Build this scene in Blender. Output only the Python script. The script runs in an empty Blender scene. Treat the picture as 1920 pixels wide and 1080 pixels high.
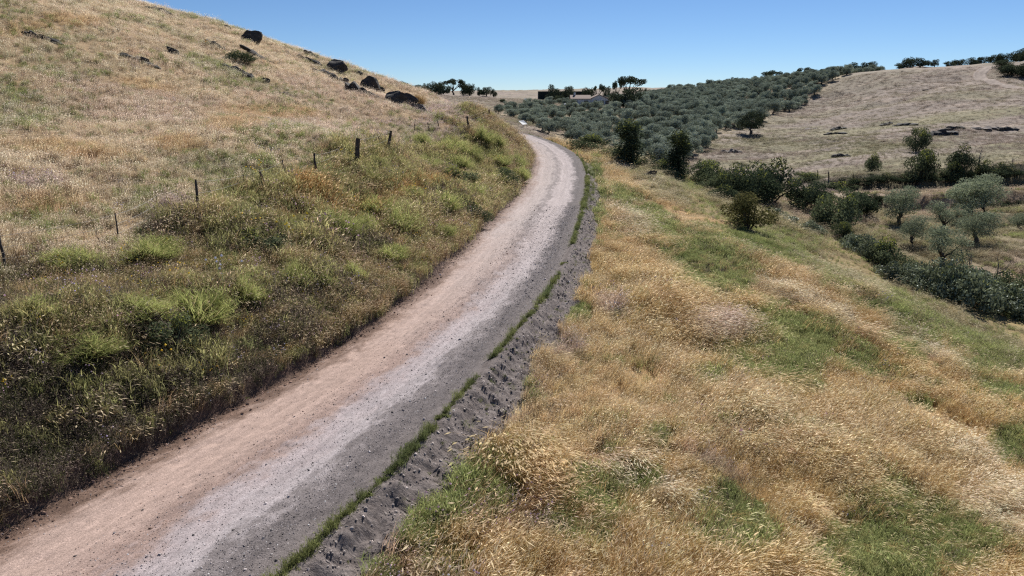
import bpy, bmesh, math
import numpy as np

R = math.radians
RNG = np.random.default_rng(7)

# ------------------------------------------------------------------ camera, sky, sun, exposure
CAM_H, PITCH, FPX = 6.8, R(15.5), 1280.0          # drone a few metres above the road; focal length in px of a 1920 frame
SUN_EL, SUN_AZ = R(43), R(20)                      # sun ahead of the camera, to the right
scene = bpy.context.scene
cam_d = bpy.data.cameras.new('camera')
cam_d.sensor_width = 36.0
cam_d.lens = 36.0 * FPX / 1920.0
cam_d.clip_start, cam_d.clip_end = 0.1, 9000.0
cam = bpy.data.objects.new('camera', cam_d)
scene.collection.objects.link(cam)
cam.location = (0, 0, CAM_H)
cam.rotation_euler = (math.pi / 2 - PITCH, 0, 0)
scene.camera = cam

world = bpy.data.worlds.new('World')
scene.world = world
world.use_nodes = True
wn = world.node_tree
sky = wn.nodes.new('ShaderNodeTexSky')
sky.sky_type = 'NISHITA'
sky.sun_disc = False
sky.sun_elevation = SUN_EL
sky.sun_rotation = SUN_AZ
sky.altitude = 3000
sky.air_density = 1.0
sky.dust_density = 0.0
sky.ozone_density = 7.5
bg = wn.nodes['Background']
bg.inputs['Strength'].default_value = 0.0550
wn.links.new(sky.outputs[0], bg.inputs['Color'])

sun_d = bpy.data.lights.new('sun', 'SUN')
sun_d.energy = 4.8
sun_d.angle = R(0.53)
sun_d.color = (1.0, 0.955, 0.88)
sun = bpy.data.objects.new('sun', sun_d)
scene.collection.objects.link(sun)
sun.rotation_euler = (math.pi / 2 - SUN_EL, 0, math.pi - SUN_AZ)
sun.location = (0, 0, 60)

vs = scene.view_settings
vs.view_transform = 'Standard'
vs.look = 'None'
vs.exposure = 0.72
vs.gamma = 1.0
scene.cycles.max_bounces = 6
scene.cycles.use_denoising = False
scene.cycles.filter_width = 1.25
scene.cycles.transparent_max_bounces = 4

# ------------------------------------------------------------------ numeric helpers
def sstep(a, b, t):
    t = np.clip((t - a) / (b - a), 0, 1)
    return t * t * (3 - 2 * t)

def _hash(ix, iy, seed):
    h = (ix.astype(np.int64) * 374761393 + iy.astype(np.int64) * 668265263 + seed * 982451653) & 0xFFFFFFFF
    h = ((h ^ (h >> 13)) * 1274126177) & 0xFFFFFFFF
    h = (h ^ (h >> 16)) & 0xFFFFFFFF
    return h / 4294967295.0

def vnoise(x, y, seed=0):
    x = np.asarray(x, float); y = np.asarray(y, float)
    ix = np.floor(x); iy = np.floor(y)
    fx = x - ix; fy = y - iy
    fx = fx * fx * (3 - 2 * fx); fy = fy * fy * (3 - 2 * fy)
    a = _hash(ix, iy, seed); b = _hash(ix + 1, iy, seed)
    c = _hash(ix, iy + 1, seed); d = _hash(ix + 1, iy + 1, seed)
    return (a * (1 - fx) + b * fx) * (1 - fy) + (c * (1 - fx) + d * fx) * fy

def fbm(x, y, seed=0, octv=4, gain=0.5):
    s = 0; amp = 1; tot = 0
    for k in range(octv):
        s = s + amp * vnoise(x * 2 ** k + 13.7 * k, y * 2 ** k - 7.3 * k, seed + k)
        tot += amp; amp *= gain
    return s / tot

def ray(u, v):
    a = (u - 960) / FPX; b = (540 - v) / FPX
    return np.array([a, math.cos(PITCH) + b * math.sin(PITCH), -math.sin(PITCH) + b * math.cos(PITCH)])

def at(u, v, D):
    return np.array([0, 0, CAM_H]) + D * ray(u, v)

# ------------------------------------------------------------------ the road line
YL = np.array([-40, 0, 9.7, 11.7, 13.2, 15.0, 18.5, 23.4, 36.4, 48.6, 59.5, 69.4, 77, 87, 98, 112, 130])
XL = np.array([-27, -11.9, -8.35, -7.5, -6.85, -6.1, -4.95, -3.75, -1.75, 0.05, 1.35, 2.05, 1.9, 0.8, -2.3, -8, -18])
YR = np.array([-40, 0, 7.35, 9.6, 11.4, 14.4, 16.7, 22.2, 31, 41.7, 53.8, 65.9, 72, 78.5, 88, 98, 112, 130])
XR = np.array([-22, -6.8, -4.0, -3.15, -2.45, -1.5, -0.85, 0.72, 2.5, 4.1, 5.75, 6.7, 6.75, 6.05, 4.05, 1.0, -4, -13])

def _spline(X, Y):
    # natural cubic through the points
    n = len(X); h = np.diff(X); A = np.zeros((n, n)); r = np.zeros(n)
    A[0, 0] = A[-1, -1] = 1
    for i in range(1, n - 1):
        A[i, i - 1] = h[i - 1]; A[i, i] = 2 * (h[i - 1] + h[i]); A[i, i + 1] = h[i]
        r[i] = 3 * ((Y[i + 1] - Y[i]) / h[i] - (Y[i] - Y[i - 1]) / h[i - 1])
    c = np.linalg.solve(A + np.eye(n) * 1e-9, r)
    def f(x):
        x = np.clip(np.asarray(x, float), X[0], X[-1])
        i = np.clip(np.searchsorted(X, x) - 1, 0, n - 2)
        d = x - X[i]
        b = (Y[i + 1] - Y[i]) / h[i] - h[i] * (2 * c[i] + c[i + 1]) / 3
        return Y[i] + b * d + c[i] * d * d + (c[i + 1] - c[i]) / (3 * h[i]) * d ** 3
    return f

_tab = np.linspace(-40, 130, 1701)
def _smooth(f):
    y = f(_tab); k = np.hanning(41); k /= k.sum()
    return np.convolve(np.pad(y, 20, mode='edge'), k, 'valid')
_xl = _smooth(_spline(YL, XL)); _xr = _smooth(_spline(YR, XR))
_hd = np.gradient((_xl + _xr) / 2, _tab)
xl = lambda y: np.interp(y, _tab, _xl)
xr = lambda y: np.interp(y, _tab, _xr)
cosh_ = lambda y: 1 / np.sqrt(1 + np.interp(y, _tab, _hd) ** 2)
zroad = lambda y: 2.4 * sstep(45, 105, y)

# ------------------------------------------------------------------ terrain from survey points
_cp = []          # x, y, z
for (u, v, D) in [
    # right-hand slope below the road
    (1000, 1080, 11.4), (1500, 1080, 12.5), (1920, 1080, 13.5), (1200, 800, 17.3), (1600, 800, 19.9), (1920, 800, 22.5),
    (1150, 600, 25.6), (1400, 600, 28.8), (1640, 600, 32), (1920, 720, 27.8), (1640, 560, 36.5), (1400, 440, 47.4),
    (1250, 400, 52), (1150, 400, 48), (1135, 310, 71), (1200, 320, 73), (1250, 345, 68), (1120, 280, 82), (1400, 425, 51),
    (1700, 560, 46), (1850, 640, 40), (1560, 500, 52),
    # gully
    (1300, 345, 76), (1500, 420, 67), (1620, 480, 59), (1750, 540, 53.5), (1900, 585, 50.8),
    # terraces with olives
    (1685, 420, 75), (1710, 465, 65.5), (1768, 495, 60), (1900, 480, 60), (1600, 400, 79),
    (1650, 352, 95), (1900, 340, 95),
    # right-hand hill
    (1650, 300, 113), (1450, 325, 112), (1900, 300, 104), (1320, 290, 136), (1700, 240, 152), (1900, 240, 140), (1450, 245, 177),
    (1550, 200, 225), (1700, 180, 200), (1700, 132, 250), (1860, 121, 250), (1640, 136, 255), (1900, 160, 205), (1420, 230, 195),
    # grove hill
    (1183, 312, 95), (1272, 332, 95), (1050, 250, 130), (1000, 230, 150), (960, 210, 180), (1130, 198, 225), (1350, 220, 200), (1250, 250, 160),
    # plateau
    (900, 195, 220), (900, 181, 330), (1000, 183, 330), (850, 179, 330), (1010, 188, 265), (1160, 168, 380),
    # left-hand hill
    (230, 2, 70), (430, 52, 75), (640, 127, 80), (780, 168, 85), (830, 190, 90), (0, 0, 48), (-300, 0, 40), (0, 100, 40), (0, 250, 29),
    (0, 500, 17), (300, 200, 40), (300, 80, 55), (500, 200, 48), (600, 250, 42), (500, 120, 62), (700, 220, 55), (850, 207, 70),
    (745, 190, 75), (920, 218, 75), (370, 410, 23), (495, 362, 27), (590, 340, 30), (672, 312, 33.5), (730, 285, 39), (880, 245, 57),
    (200, 600, 15.5), (500, 500, 21.5), (800, 350, 38), (950, 290, 62), (-300, 500, 14.5),
]:
    _cp.append(tuple(at(u, v, D)))
for (u, v, D, z) in [(230, 0, 115, 15.5), (430, 50, 115, 12.5), (640, 125, 118, 7.5), (780, 165, 118, 5.0), (860, 190, 125, 4.0),
                     (1200, 170, 330, 6.5), (1300, 160, 320, 9.5), (1450, 145, 310, 13.0), (1600, 130, 290, 16.0),
                     (760, 170, 220, 6.5), (720, 160, 320, 10.5), (1700, 130, 340, 17.0), (1860, 120, 340, 19.0)]:
    p = at(u, v, D); _cp.append((p[0], p[1], z))
for y in (-30, -12, 0, 6, 10, 14, 19, 25, 33, 43, 55, 66, 77, 88, 100):
    c = float(cosh_(y)); z = float(zroad(y))
    _cp.append((float(xl(y)) - 0.3 / c, y, z + 0.35))
    _cp.append((float(xr(y)) + 2.4 / c, y, z - 0.85 if y < 70 else z - 0.6))
_cp += [(12, -15, -2.6), (25, -5, -4.2), (40, 18, -7.2), (62, 40, -8.5), (110, 55, -5), (-24, -20, 4), (-40, 0, 8.5), (-60, 30, 14),
        (-110, 70, 20), (-150, 0, 20), (-150, 180, 15), (250, 60, 3), (260, 180, 16), (320, 320, 20), (-250, 330, 15), (-100, 480, 12),
        (150, 500, 12), (400, 500, 18), (0, 650, 12), (-400, 100, 22), (450, 150, 12), (0, -120, -2), (200, -100, -6), (-200, -150, 18)]
_cp = np.array(_cp)

def _tps_fit(P):
    n = len(P); S = 100.0
    X = P[:, :2] / S
    d2 = ((X[:, None] - X[None]) ** 2).sum(-1)
    K = 0.5 * d2 * np.log(d2 + 1e-12) + np.eye(n) * 2e-5
    Pm = np.c_[np.ones(n), X]
    A = np.block([[K, Pm], [Pm.T, np.zeros((3, 3))]])
    w = np.linalg.solve(A, np.r_[P[:, 2], 0, 0, 0])
    def f(x, y):
        x = np.asarray(x, float).ravel() / S; y = np.asarray(y, float).ravel() / S
        out = np.empty(len(x))
        for i in range(0, len(x), 20000):
            q = np.c_[x[i:i + 20000], y[i:i + 20000]]
            d = ((q[:, None] - X[None]) ** 2).sum(-1)
            out[i:i + 20000] = (0.5 * d * np.log(d + 1e-12)) @ w[:n] + w[n] + q @ w[n + 1:]
        return out
    return f
_tps = _tps_fit(_cp)

# terrace step lines on the far side of the gully (world polylines: x, y)
def _steps(x, y):
    s = np.zeros_like(x)
    # (line y = a + b x over an x range, drop, x0, x1)
    for (a, b, drop, x0, x1) in ((97.0, 0.02, 3.0, 46, 140), (86.0, -0.02, 2.3, 46, 140), (74.0, 0.05, 1.4, 48, 140)):
        yy = a + b * x + 1.2 * (vnoise(x / 9, x * 0, 5) - 0.5)
        w = sstep(x0 - 6, x0 + 4, x) * (1 - sstep(x1 - 20, x1, x))
        e = (y - yy)
        s += w * drop * (sstep(-0.45, 0.45, e) - sstep(-12, 12, e))
    return s

def height_raw(x, y):
    x = np.asarray(x, float).ravel(); y = np.asarray(y, float).ravel()
    r = np.hypot(x, y - 60)
    t = _tps(x, y)
    far = 10 + 18 * fbm(x / 900, y / 900, 3, 3) * sstep(500, 3000, r) + 14 * sstep(900, 3500, r)
    k = sstep(380, 620, r)
    t = t * (1 - k) + far * k
    # small relief, damped next to the road
    on = (y > -38) & (y < 128)
    dl = (xl(y) - x) * cosh_(y); dr = (x - xr(y)) * cosh_(y)
    away = np.where(on, sstep(0.5, 4, np.maximum(dl, dr)), 1)
    rel = (fbm(x / 7, y / 7, 11, 3) - 0.5) * 0.55 + (fbm(x / 1.7, y / 1.7, 21, 2) - 0.5) * 0.22
    rel = rel * (1 + 1.2 * sstep(90, 180, r))
    rel = rel * np.where(on & (dl > .5) & (dl < 8), 1.9, 1)
    t = t + rel * away + _steps(x, y)
    # hummocks and slips on the far hill
    hm = sstep(100, 135, y) * sstep(10, 40, x)
    t = t + hm * ((fbm(x / 26, y / 8, 31, 3) - 0.5) * 1.6 + (fbm(x / 9, y / 3.5, 33, 2) - 0.5) * 0.8)
    # road trench, cut bank and spoil verge
    zr = zroad(y)
    fade = 1 - sstep(112, 126, y)
    t0 = t.copy()
    left = zr + 0.30 + 0.42 * np.maximum(dl - 0.3, 0)
    tl = np.where(dl < 2.2, left * (1 - sstep(0.4, 2.2, dl)) + t * sstep(0.4, 2.2, dl), t)
    tl = np.where(dl < 0.3, zr - 0.2 + (tl - zr + 0.2) * sstep(0.0, 0.3, dl), tl)
    right = zr - 0.16 - 0.42 * np.clip(dr - 0.3, 0, 1.9)
    trr = right * (1 - sstep(1.9, 4.0, dr)) + t * sstep(1.9, 4.0, dr)
    trr = np.where(dr < 0.3, zr - 0.2, trr)
    t = np.where(dl > 0, tl, np.where(dr > 0, trr, zr - 0.2))
    t = np.where(on, t0 * (1 - fade) + t * fade, t0)
    return t

def _axis(lo, a, b, hi, fine, growth):
    mid = np.arange(a, b + 1e-6, fine)
    up = [b]; s = fine
    while up[-1] < hi:
        s *= growth; up.append(up[-1] + s)
    dn = [a]; s = fine
    while dn[-1] > lo:
        s *= growth; dn.append(dn[-1] - s)
    return np.r_[np.array(dn[1:])[::-1], mid, np.array(up[1:])]
GX = _axis(-4500, -16, 14, 4500, 0.28, 1.03)
GY = _axis(-300, 4, 44, 6500, 0.28, 1.0165)
_gx, _gy = np.meshgrid(GX, GY)
GZ = height_raw(_gx, _gy).reshape(_gx.shape)

def hz(x, y):
    x = np.asarray(x, float); y = np.asarray(y, float)
    i = np.clip(np.searchsorted(GX, x) - 1, 0, len(GX) - 2); j = np.clip(np.searchsorted(GY, y) - 1, 0, len(GY) - 2)
    fx = np.clip((x - GX[i]) / (GX[i + 1] - GX[i]), 0, 1); fy = np.clip((y - GY[j]) / (GY[j + 1] - GY[j]), 0, 1)
    return (GZ[j, i] * (1 - fx) + GZ[j, i + 1] * fx) * (1 - fy) + (GZ[j + 1, i] * (1 - fx) + GZ[j + 1, i + 1] * fx) * fy

_DD = np.r_[np.linspace(6, 120, 2200), np.linspace(120.2, 700, 2200)]
def hit(u, v, near=0.0):
    """first point of the ground along the sight line of a place in the photograph, and its distance"""
    p = np.array([0, 0, CAM_H]) + _DD[:, None] * ray(u, v)
    s = p[:, 2] - hz(p[:, 0], p[:, 1])
    ok = (s < 0) & (_DD > near)
    if not ok.any():
        i = int(np.argmin(np.where(_DD > near, s / _DD, 9)))
    else:
        i = int(np.argmax(ok))
    q = p[i].copy(); q[2] = hz(q[0], q[1])
    return q, float(_DD[i])

# ------------------------------------------------------------------ materials
def newmat(name):
    m = bpy.data.materials.new(name); m.use_nodes = True
    nt = m.node_tree; nt.nodes.clear()
    out = nt.nodes.new('ShaderNodeOutputMaterial')
    return m, nt, out

class NB:
    """small node-building helper"""
    def __init__(s, nt): s.nt = nt
    def n(s, t, **kw):
        nd = s.nt.nodes.new(t)
        for k, v in kw.items(): setattr(nd, k, v)
        return nd
    def l(s, a, b): s.nt.links.new(a, b)
    def attr(s, name, inst=False):
        return s.n('ShaderNodeAttribute', attribute_name=name, attribute_type='INSTANCER' if inst else 'GEOMETRY')
    def math(s, op, a, b=None, clamp=False):
        m = s.n('ShaderNodeMath', operation=op, use_clamp=clamp)
        for i, q in enumerate((a, b)):
            if q is None: continue
            if isinstance(q, (int, float)): m.inputs[i].default_value = q
            else: s.l(q, m.inputs[i])
        return m.outputs[0]
    def mix(s, fac, a, b, blend='MIX'):
        m = s.n('ShaderNodeMix', data_type='RGBA', blend_type=blend)
        for i, q in ((0, fac), (6, a), (7, b)):
            if isinstance(q, (int, float)): m.inputs[i].default_value = q
            elif isinstance(q, tuple): m.inputs[i].default_value = (*q, 1)
            else: s.l(q, m.inputs[i])
        return m.outputs[2]
    def noise(s, vec, scale, detail=4, rough=0.55):
        t = s.n('ShaderNodeTexNoise'); t.inputs['Scale'].default_value = scale
        t.inputs['Detail'].default_value = detail; t.inputs['Roughness'].default_value = rough
        if vec is not None: s.l(vec, t.inputs['Vector'])
        return t.outputs['Fac']
    def ramp(s, fac, stops):
        r = s.n('ShaderNodeValToRGB'); e = r.color_ramp.elements
        while len(e) < len(stops): e.new(0.5)
        for k, (p, c) in enumerate(stops):
            e[k].position = p; e[k].color = (*c, 1) if isinstance(c, tuple) else (c, c, c, 1)
        s.l(fac, r.inputs[0]); return r.outputs[0]
    def maprange(s, v, a, b, c, d):
        m = s.n('ShaderNodeMapRange')
        s.l(v, m.inputs[0])
        for i, q in enumerate((a, b, c, d)): m.inputs[i + 1].default_value = q
        return m.outputs[0]
    def scalevec(s, vec, sc):
        m = s.n('ShaderNodeMapping'); m.inputs['Scale'].default_value = sc; s.l(vec, m.inputs['Vector']); return m.outputs[0]

def mat_grass():
    m, nt, out = newmat('grass_blades'); b = NB(nt)
    c = b.attr('col', True).outputs['Color']; h = b.attr('hcol', True).outputs['Color']
    head = b.attr('head').outputs['Fac']; rv = b.attr('rv').outputs['Fac']
    col = b.mix(head, c, h)
    col = b.mix(1.0, col, b.ramp(rv, [(0, 0.62), (1, 1.22)]), 'MULTIPLY')
    d = b.n('ShaderNodeBsdfDiffuse'); t = b.n('ShaderNodeBsdfTranslucent')
    b.l(col, d.inputs[0]); b.l(col, t.inputs[0])
    mx = b.n('ShaderNodeMixShader'); mx.inputs[0].default_value = 0.5
    b.l(d.outputs[0], mx.inputs[1]); b.l(t.outputs[0], mx.inputs[2]); b.l(mx.outputs[0], out.inputs[0])
    return m

def mat_leaf(name, c0, c1, tip=None, trans=0.3, gloss=0.0):
    """leaf colours c0..c1 by leaf, tip = colour of the young leaves"""
    m, nt, out = newmat(name); b = NB(nt)
    rv = b.attr('rv').outputs['Fac']; oi = b.n('ShaderNodeObjectInfo').outputs['Random']
    col = b.mix(rv, c0, c1)
    if tip: col = b.mix(b.attr('young').outputs['Fac'], col, tip)
    col = b.mix(1.0, col, b.ramp(oi, [(0, 0.78), (1, 1.15)]), 'MULTIPLY')
    d = b.n('ShaderNodeBsdfDiffuse'); t = b.n('ShaderNodeBsdfTranslucent')
    b.l(col, d.inputs[0]); b.l(col, t.inputs[0])
    mx = b.n('ShaderNodeMixShader'); mx.inputs[0].default_value = trans
    b.l(d.outputs[0], mx.inputs[1]); b.l(t.outputs[0], mx.inputs[2]); sh = mx.outputs[0]
    if gloss:
        g = b.n('ShaderNodeBsdfGlossy'); g.inputs['Roughness'].default_value = 0.45; g.inputs[0].default_value = (.8, .85, .9, 1)
        m2 = b.n('ShaderNodeMixShader'); m2.inputs[0].default_value = gloss
        b.l(sh, m2.inputs[1]); b.l(g.outputs[0], m2.inputs[2]); sh = m2.outputs[0]
    b.l(sh, out.inputs[0])
    return m

def mat_bumpy(name, stops, scale, bump=0.3, bscale=None, rough=0.9, stretch=(1, 1, 1)):
    m, nt, out = newmat(name); b = NB(nt)
    v = b.scalevec(b.n('ShaderNodeTexCoord').outputs['Object'], stretch)
    f = b.noise(v, scale, 6, 0.6)
    p = b.n('ShaderNodeBsdfPrincipled'); p.inputs['Roughness'].default_value = rough
    p.inputs['Specular IOR Level'].default_value = 0.25
    b.l(b.ramp(f, stops), p.inputs['Base Color'])
    bp = b.n('ShaderNodeBump'); bp.inputs['Strength'].default_value = bump; bp.inputs['Distance'].default_value = 0.05
    b.l(b.noise(v, bscale or scale * 3, 5), bp.inputs['Height']); b.l(bp.outputs[0], p.inputs['Normal'])
    b.l(p.outputs[0], out.inputs[0])
    return m

def mat_plain(name, c, rough=0.7, var=0.15):
    return mat_bumpy(name, [(0.3, tuple(x * (1 - var) for x in c)), (0.7, tuple(min(1, x * (1 + var)) for x in c))], 3.0, 0.15, 20, rough)

def mat_ground():
    m, nt, out = newmat('hill_soil_and_thatch'); b = NB(nt)
    pos = b.n('ShaderNodeNewGeometry').outputs['Position']
    base = b.attr('gcol').outputs['Color']
    far = b.attr('farw').outputs['Fac']
    st = b.scalevec(pos, (0.35, 1.2, 1.0))
    n1 = b.noise(st, 0.35, 6, 0.62); n2 = b.noise(pos, 2.2, 5, 0.7); n3 = b.noise(pos, 14, 3, 0.6)
    col = b.mix(1.0, base, b.ramp(n1, [(0.28, (0.62, 0.60, 0.60)), (0.5, 1.0), (0.72, (1.30, 1.24, 1.2))]), 'MULTIPLY')
    col = b.mix(1.0, col, b.ramp(n2, [(0.3, 0.72), (0.7, 1.25)]), 'MULTIPLY')
    col = b.mix(1.0, col, b.ramp(n3, [(0.3, 0.8), (0.7, 1.2)]), 'MULTIPLY')
    p = b.n('ShaderNodeBsdfPrincipled'); p.inputs['Roughness'].default_value = 0.95; p.inputs['Specular IOR Level'].default_value = 0.1
    b.l(col, p.inputs['Base Color'])
    bp = b.n('ShaderNodeBump'); bp.inputs['Strength'].default_value = 0.8; bp.inputs['Distance'].default_value = 0.35
    h = b.math('ADD', b.math('MULTIPLY', b.noise(b.scalevec(pos, (0.5, 1.0, 1.0)), 0.9, 6, 0.65), far), b.math('MULTIPLY', n2, 0.25))
    b.l(h, bp.inputs['Height']); b.l(bp.outputs[0], p.inputs['Normal']); b.l(p.outputs[0], out.inputs[0])
    return m

def mat_road():
    m, nt, out = newmat('packed_dirt_and_gravel'); b = NB(nt)
    uv = b.n('ShaderNodeUVMap', uv_map='UVMap').outputs[0]     # u metres across from the left edge, v metres along
    sx = b.n('ShaderNodeSeparateXYZ'); b.l(uv, sx.inputs[0]); d = sx.outputs[0]; s = sx.outputs[1]
    wob = b.noise(b.scalevec(uv, (0.5, 0.22, 1)), 1.0, 3)
    fine = b.noise(b.scalevec(uv, (1.0, 0.45, 1)), 2.6, 5, 0.7)
    dd = b.math('ADD', d, b.math('ADD', b.math('MULTIPLY', b.math('SUBTRACT', wob, 0.5), 1.3), b.math('MULTIPLY', b.math('SUBTRACT', fine, 0.5), 1.7)))
    t = b.math('DIVIDE', dd, 5.0, True)
    near = b.ramp(t, [(0.0, (0.095, 0.062, 0.048)), (0.07, (0.15, 0.10, 0.078)), (0.16, (0.345, 0.255, 0.218)), (0.36, (0.335, 0.248, 0.215)),
                      (0.47, (0.26, 0.187, 0.162)), (0.57, (0.315, 0.268, 0.270)), (0.70, (0.315, 0.282, 0.288)), (0.76, (0.185, 0.163, 0.163)), (0.84, (0.125, 0.110, 0.110)), (1.0, (0.165, 0.143, 0.138))])
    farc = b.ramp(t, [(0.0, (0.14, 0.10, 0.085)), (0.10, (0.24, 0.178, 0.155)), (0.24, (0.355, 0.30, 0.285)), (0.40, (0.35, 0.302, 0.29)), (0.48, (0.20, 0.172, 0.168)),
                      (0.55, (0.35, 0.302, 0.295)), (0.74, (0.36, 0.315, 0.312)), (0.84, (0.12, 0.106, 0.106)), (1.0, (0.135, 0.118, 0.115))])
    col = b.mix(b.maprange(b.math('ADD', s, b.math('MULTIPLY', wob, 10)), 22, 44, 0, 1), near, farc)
    grit = b.noise(uv, 42, 3, 0.7); grit2 = b.noise(b.scalevec(uv, (1, 0.6, 1)), 9, 5, 0.7)
    col = b.mix(1.0, col, b.ramp(grit2, [(0.3, 0.74), (0.68, 1.2)]), 'MULTIPLY')
    col = b.mix(1.0, col, b.ramp(grit, [(0.3, 0.62), (0.5, 1.0), (0.72, 1.5)]), 'MULTIPLY')
    col = b.mix(1.0, col, b.ramp(b.noise(uv, 90, 2, 0.6), [(0.32, 0.6), (0.5, 1.0), (0.7, 1.35)]), 'MULTIPLY')
    rut = b.noise(b.scalevec(uv, (1.0, 0.045, 1)), 5.0, 4, 0.6)
    col = b.mix(1.0, col, b.ramp(rut, [(0.3, 0.84), (0.7, 1.12)]), 'MULTIPLY')
    p = b.n('ShaderNodeBsdfPrincipled'); p.inputs['Roughness'].default_value = 0.95; p.inputs['Specular IOR Level'].default_value = 0.12
    b.l(col, p.inputs['Base Color'])
    bp = b.n('ShaderNodeBump'); bp.inputs['Strength'].default_value = 0.55; bp.inputs['Distance'].default_value = 0.03
    gm = b.ramp(t, [(0.0, 1.0), (0.14, 0.35), (0.4, 0.35), (0.68, 0.4), (0.8, 1.0)])
    b.l(b.math('ADD', b.math('MULTIPLY', grit, gm), b.math('MULTIPLY', b.noise(uv, 16, 4, 0.7), gm)), bp.inputs['Height']); b.l(bp.outputs[0], p.inputs['Normal'])
    b.l(p.outputs[0], out.inputs[0])
    return m

def mat_berm():
    m, nt, out = newmat('loose_grey_spoil'); b = NB(nt)
    uv = b.n('ShaderNodeUVMap', uv_map='UVMap').outputs[0]
    f = b.noise(uv, 3.0, 5, 0.7); g = b.noise(uv, 22, 4, 0.7)
    col = b.ramp(f, [(0.25, (0.085, 0.071, 0.067)), (0.5, (0.155, 0.132, 0.126)), (0.75, (0.225, 0.196, 0.186))])
    col = b.mix(1.0, col, b.ramp(g, [(0.3, 0.6), (0.7, 1.3)]), 'MULTIPLY')
    p = b.n('ShaderNodeBsdfPrincipled'); p.inputs['Roughness'].default_value = 0.95; p.inputs['Specular IOR Level'].default_value = 0.12
    b.l(col, p.inputs['Base Color'])
    bp = b.n('ShaderNodeBump'); bp.inputs['Strength'].default_value = 0.9; bp.inputs['Distance'].default_value = 0.05
    b.l(b.math('ADD', b.noise(uv, 9, 5, 0.75), b.math('MULTIPLY', g, 0.4)), bp.inputs['Height']); b.l(bp.outputs[0], p.inputs['Normal'])
    b.l(p.outputs[0], out.inputs[0])
    return m

def mat_stone():
    m, nt, out = newmat('loose_stones'); b = NB(nt)
    c = b.attr('col', True).outputs['Color']
    f = b.noise(b.n('ShaderNodeTexCoord').outputs['Object'], 3, 4)
    p = b.n('ShaderNodeBsdfPrincipled'); p.inputs['Roughness'].default_value = 0.9; p.inputs['Specular IOR Level'].default_value = 0.2
    b.l(b.mix(1.0, c, b.ramp(f, [(0.3, 0.7), (0.7, 1.2)]), 'MULTIPLY'), p.inputs['Base Color'])
    b.l(p.outputs[0], out.inputs[0])
    return m

M = {}
M['grass'] = mat_grass()
M['ground'] = mat_ground()
M['road'] = mat_road()
M['berm'] = mat_berm()
M['stone'] = mat_stone()
M['track'] = mat_bumpy('bare_track_earth', [(0.3, (0.12, 0.09, 0.075)), (0.7, (0.27, 0.215, 0.185))], 0.8, 0.5, 3)
M['olive'] = mat_leaf('olive_leaves', (0.13, 0.155, 0.095), (0.37, 0.41, 0.28), trans=0.25)
M['grove'] = mat_leaf('grove_olive_leaves', (0.135, 0.162, 0.118), (0.43, 0.475, 0.385), trans=0.18)
M['oak'] = mat_leaf('evergreen_oak_leaves', (0.045, 0.058, 0.034), (0.115, 0.135, 0.082), trans=0.15)
M['dark'] = mat_leaf('dark_tree_leaves', (0.030, 0.043, 0.026), (0.10, 0.125, 0.072), (0.25, 0.26, 0.07), trans=0.2)
M['shrub'] = mat_leaf('thicket_leaves', (0.05, 0.068, 0.036), (0.17, 0.195, 0.11), (0.28, 0.30, 0.07), trans=0.28)
M['bramble'] = mat_leaf('bramble_leaves', (0.05, 0.066, 0.036), (0.36, 0.40, 0.26), (0.32, 0.34, 0.12), trans=0.2, gloss=0.03)
M['broom'] = mat_leaf('broom_stems', (0.20, 0.225, 0.075), (0.47, 0.50, 0.19), (0.48, 0.40, 0.21), trans=0.5)
M['hawthorn'] = mat_leaf('russet_green_leaves', (0.07, 0.075, 0.03), (0.19, 0.175, 0.075), (0.30, 0.30, 0.07), trans=0.3)
M['dryclump'] = mat_leaf('dry_clump_stems', (0.28, 0.18, 0.08), (0.50, 0.36, 0.19), trans=0.4)
M['bark'] = mat_bumpy('bark', [(0.3, (0.045, 0.037, 0.031)), (0.7, (0.13, 0.11, 0.095))], 6, 0.5, 20, stretch=(1, 1, 0.3))
M['deadwood'] = mat_bumpy('grey_dead_wood', [(0.3, (0.08, 0.07, 0.065)), (0.7, (0.20, 0.185, 0.17))], 8, 0.4, 25, stretch=(1, 1, 0.25))
M['post'] = mat_bumpy('weathered_post_wood', [(0.3, (0.035, 0.028, 0.024)), (0.7, (0.11, 0.092, 0.08))], 10, 0.5, 40, stretch=(1, 1, 0.15))
M['wire'] = mat_plain('dull_wire', (0.16, 0.15, 0.145), 0.55)
M['rock'] = mat_bumpy('dark_slate_rock', [(0.25, (0.022, 0.021, 0.022)), (0.55, (0.062, 0.058, 0.056)), (0.8, (0.16, 0.145, 0.13))], 2.2, 1.0, 7, stretch=(1, 1, 2.2))
M['palerock'] = mat_bumpy('pale_lichen_rock', [(0.25, (0.07, 0.058, 0.054)), (0.55, (0.17, 0.145, 0.135)), (0.8, (0.30, 0.26, 0.24))], 2.2, 1.0, 7, stretch=(1, 1, 2.2))
M['limewash'] = mat_plain('limewashed_wall', (0.62, 0.61, 0.60), 0.85, 0.08)
M['tile'] = mat_plain('old_roof_tile', (0.22, 0.165, 0.14), 0.85, 0.25)
M['darkopen'] = mat_plain('dark_window_glass', (0.02, 0.022, 0.025), 0.25)
M['netting'] = mat_plain('dark_green_netting', (0.018, 0.024, 0.020), 0.8, 0.2)
M['whitepaint'] = mat_plain('white_painted_sheet', (0.80, 0.80, 0.79), 0.35, 0.03)
M['steel'] = mat_plain('galvanised_steel', (0.30, 0.30, 0.31), 0.45)

# ------------------------------------------------------------------ mesh helpers
COL = scene.collection

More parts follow.
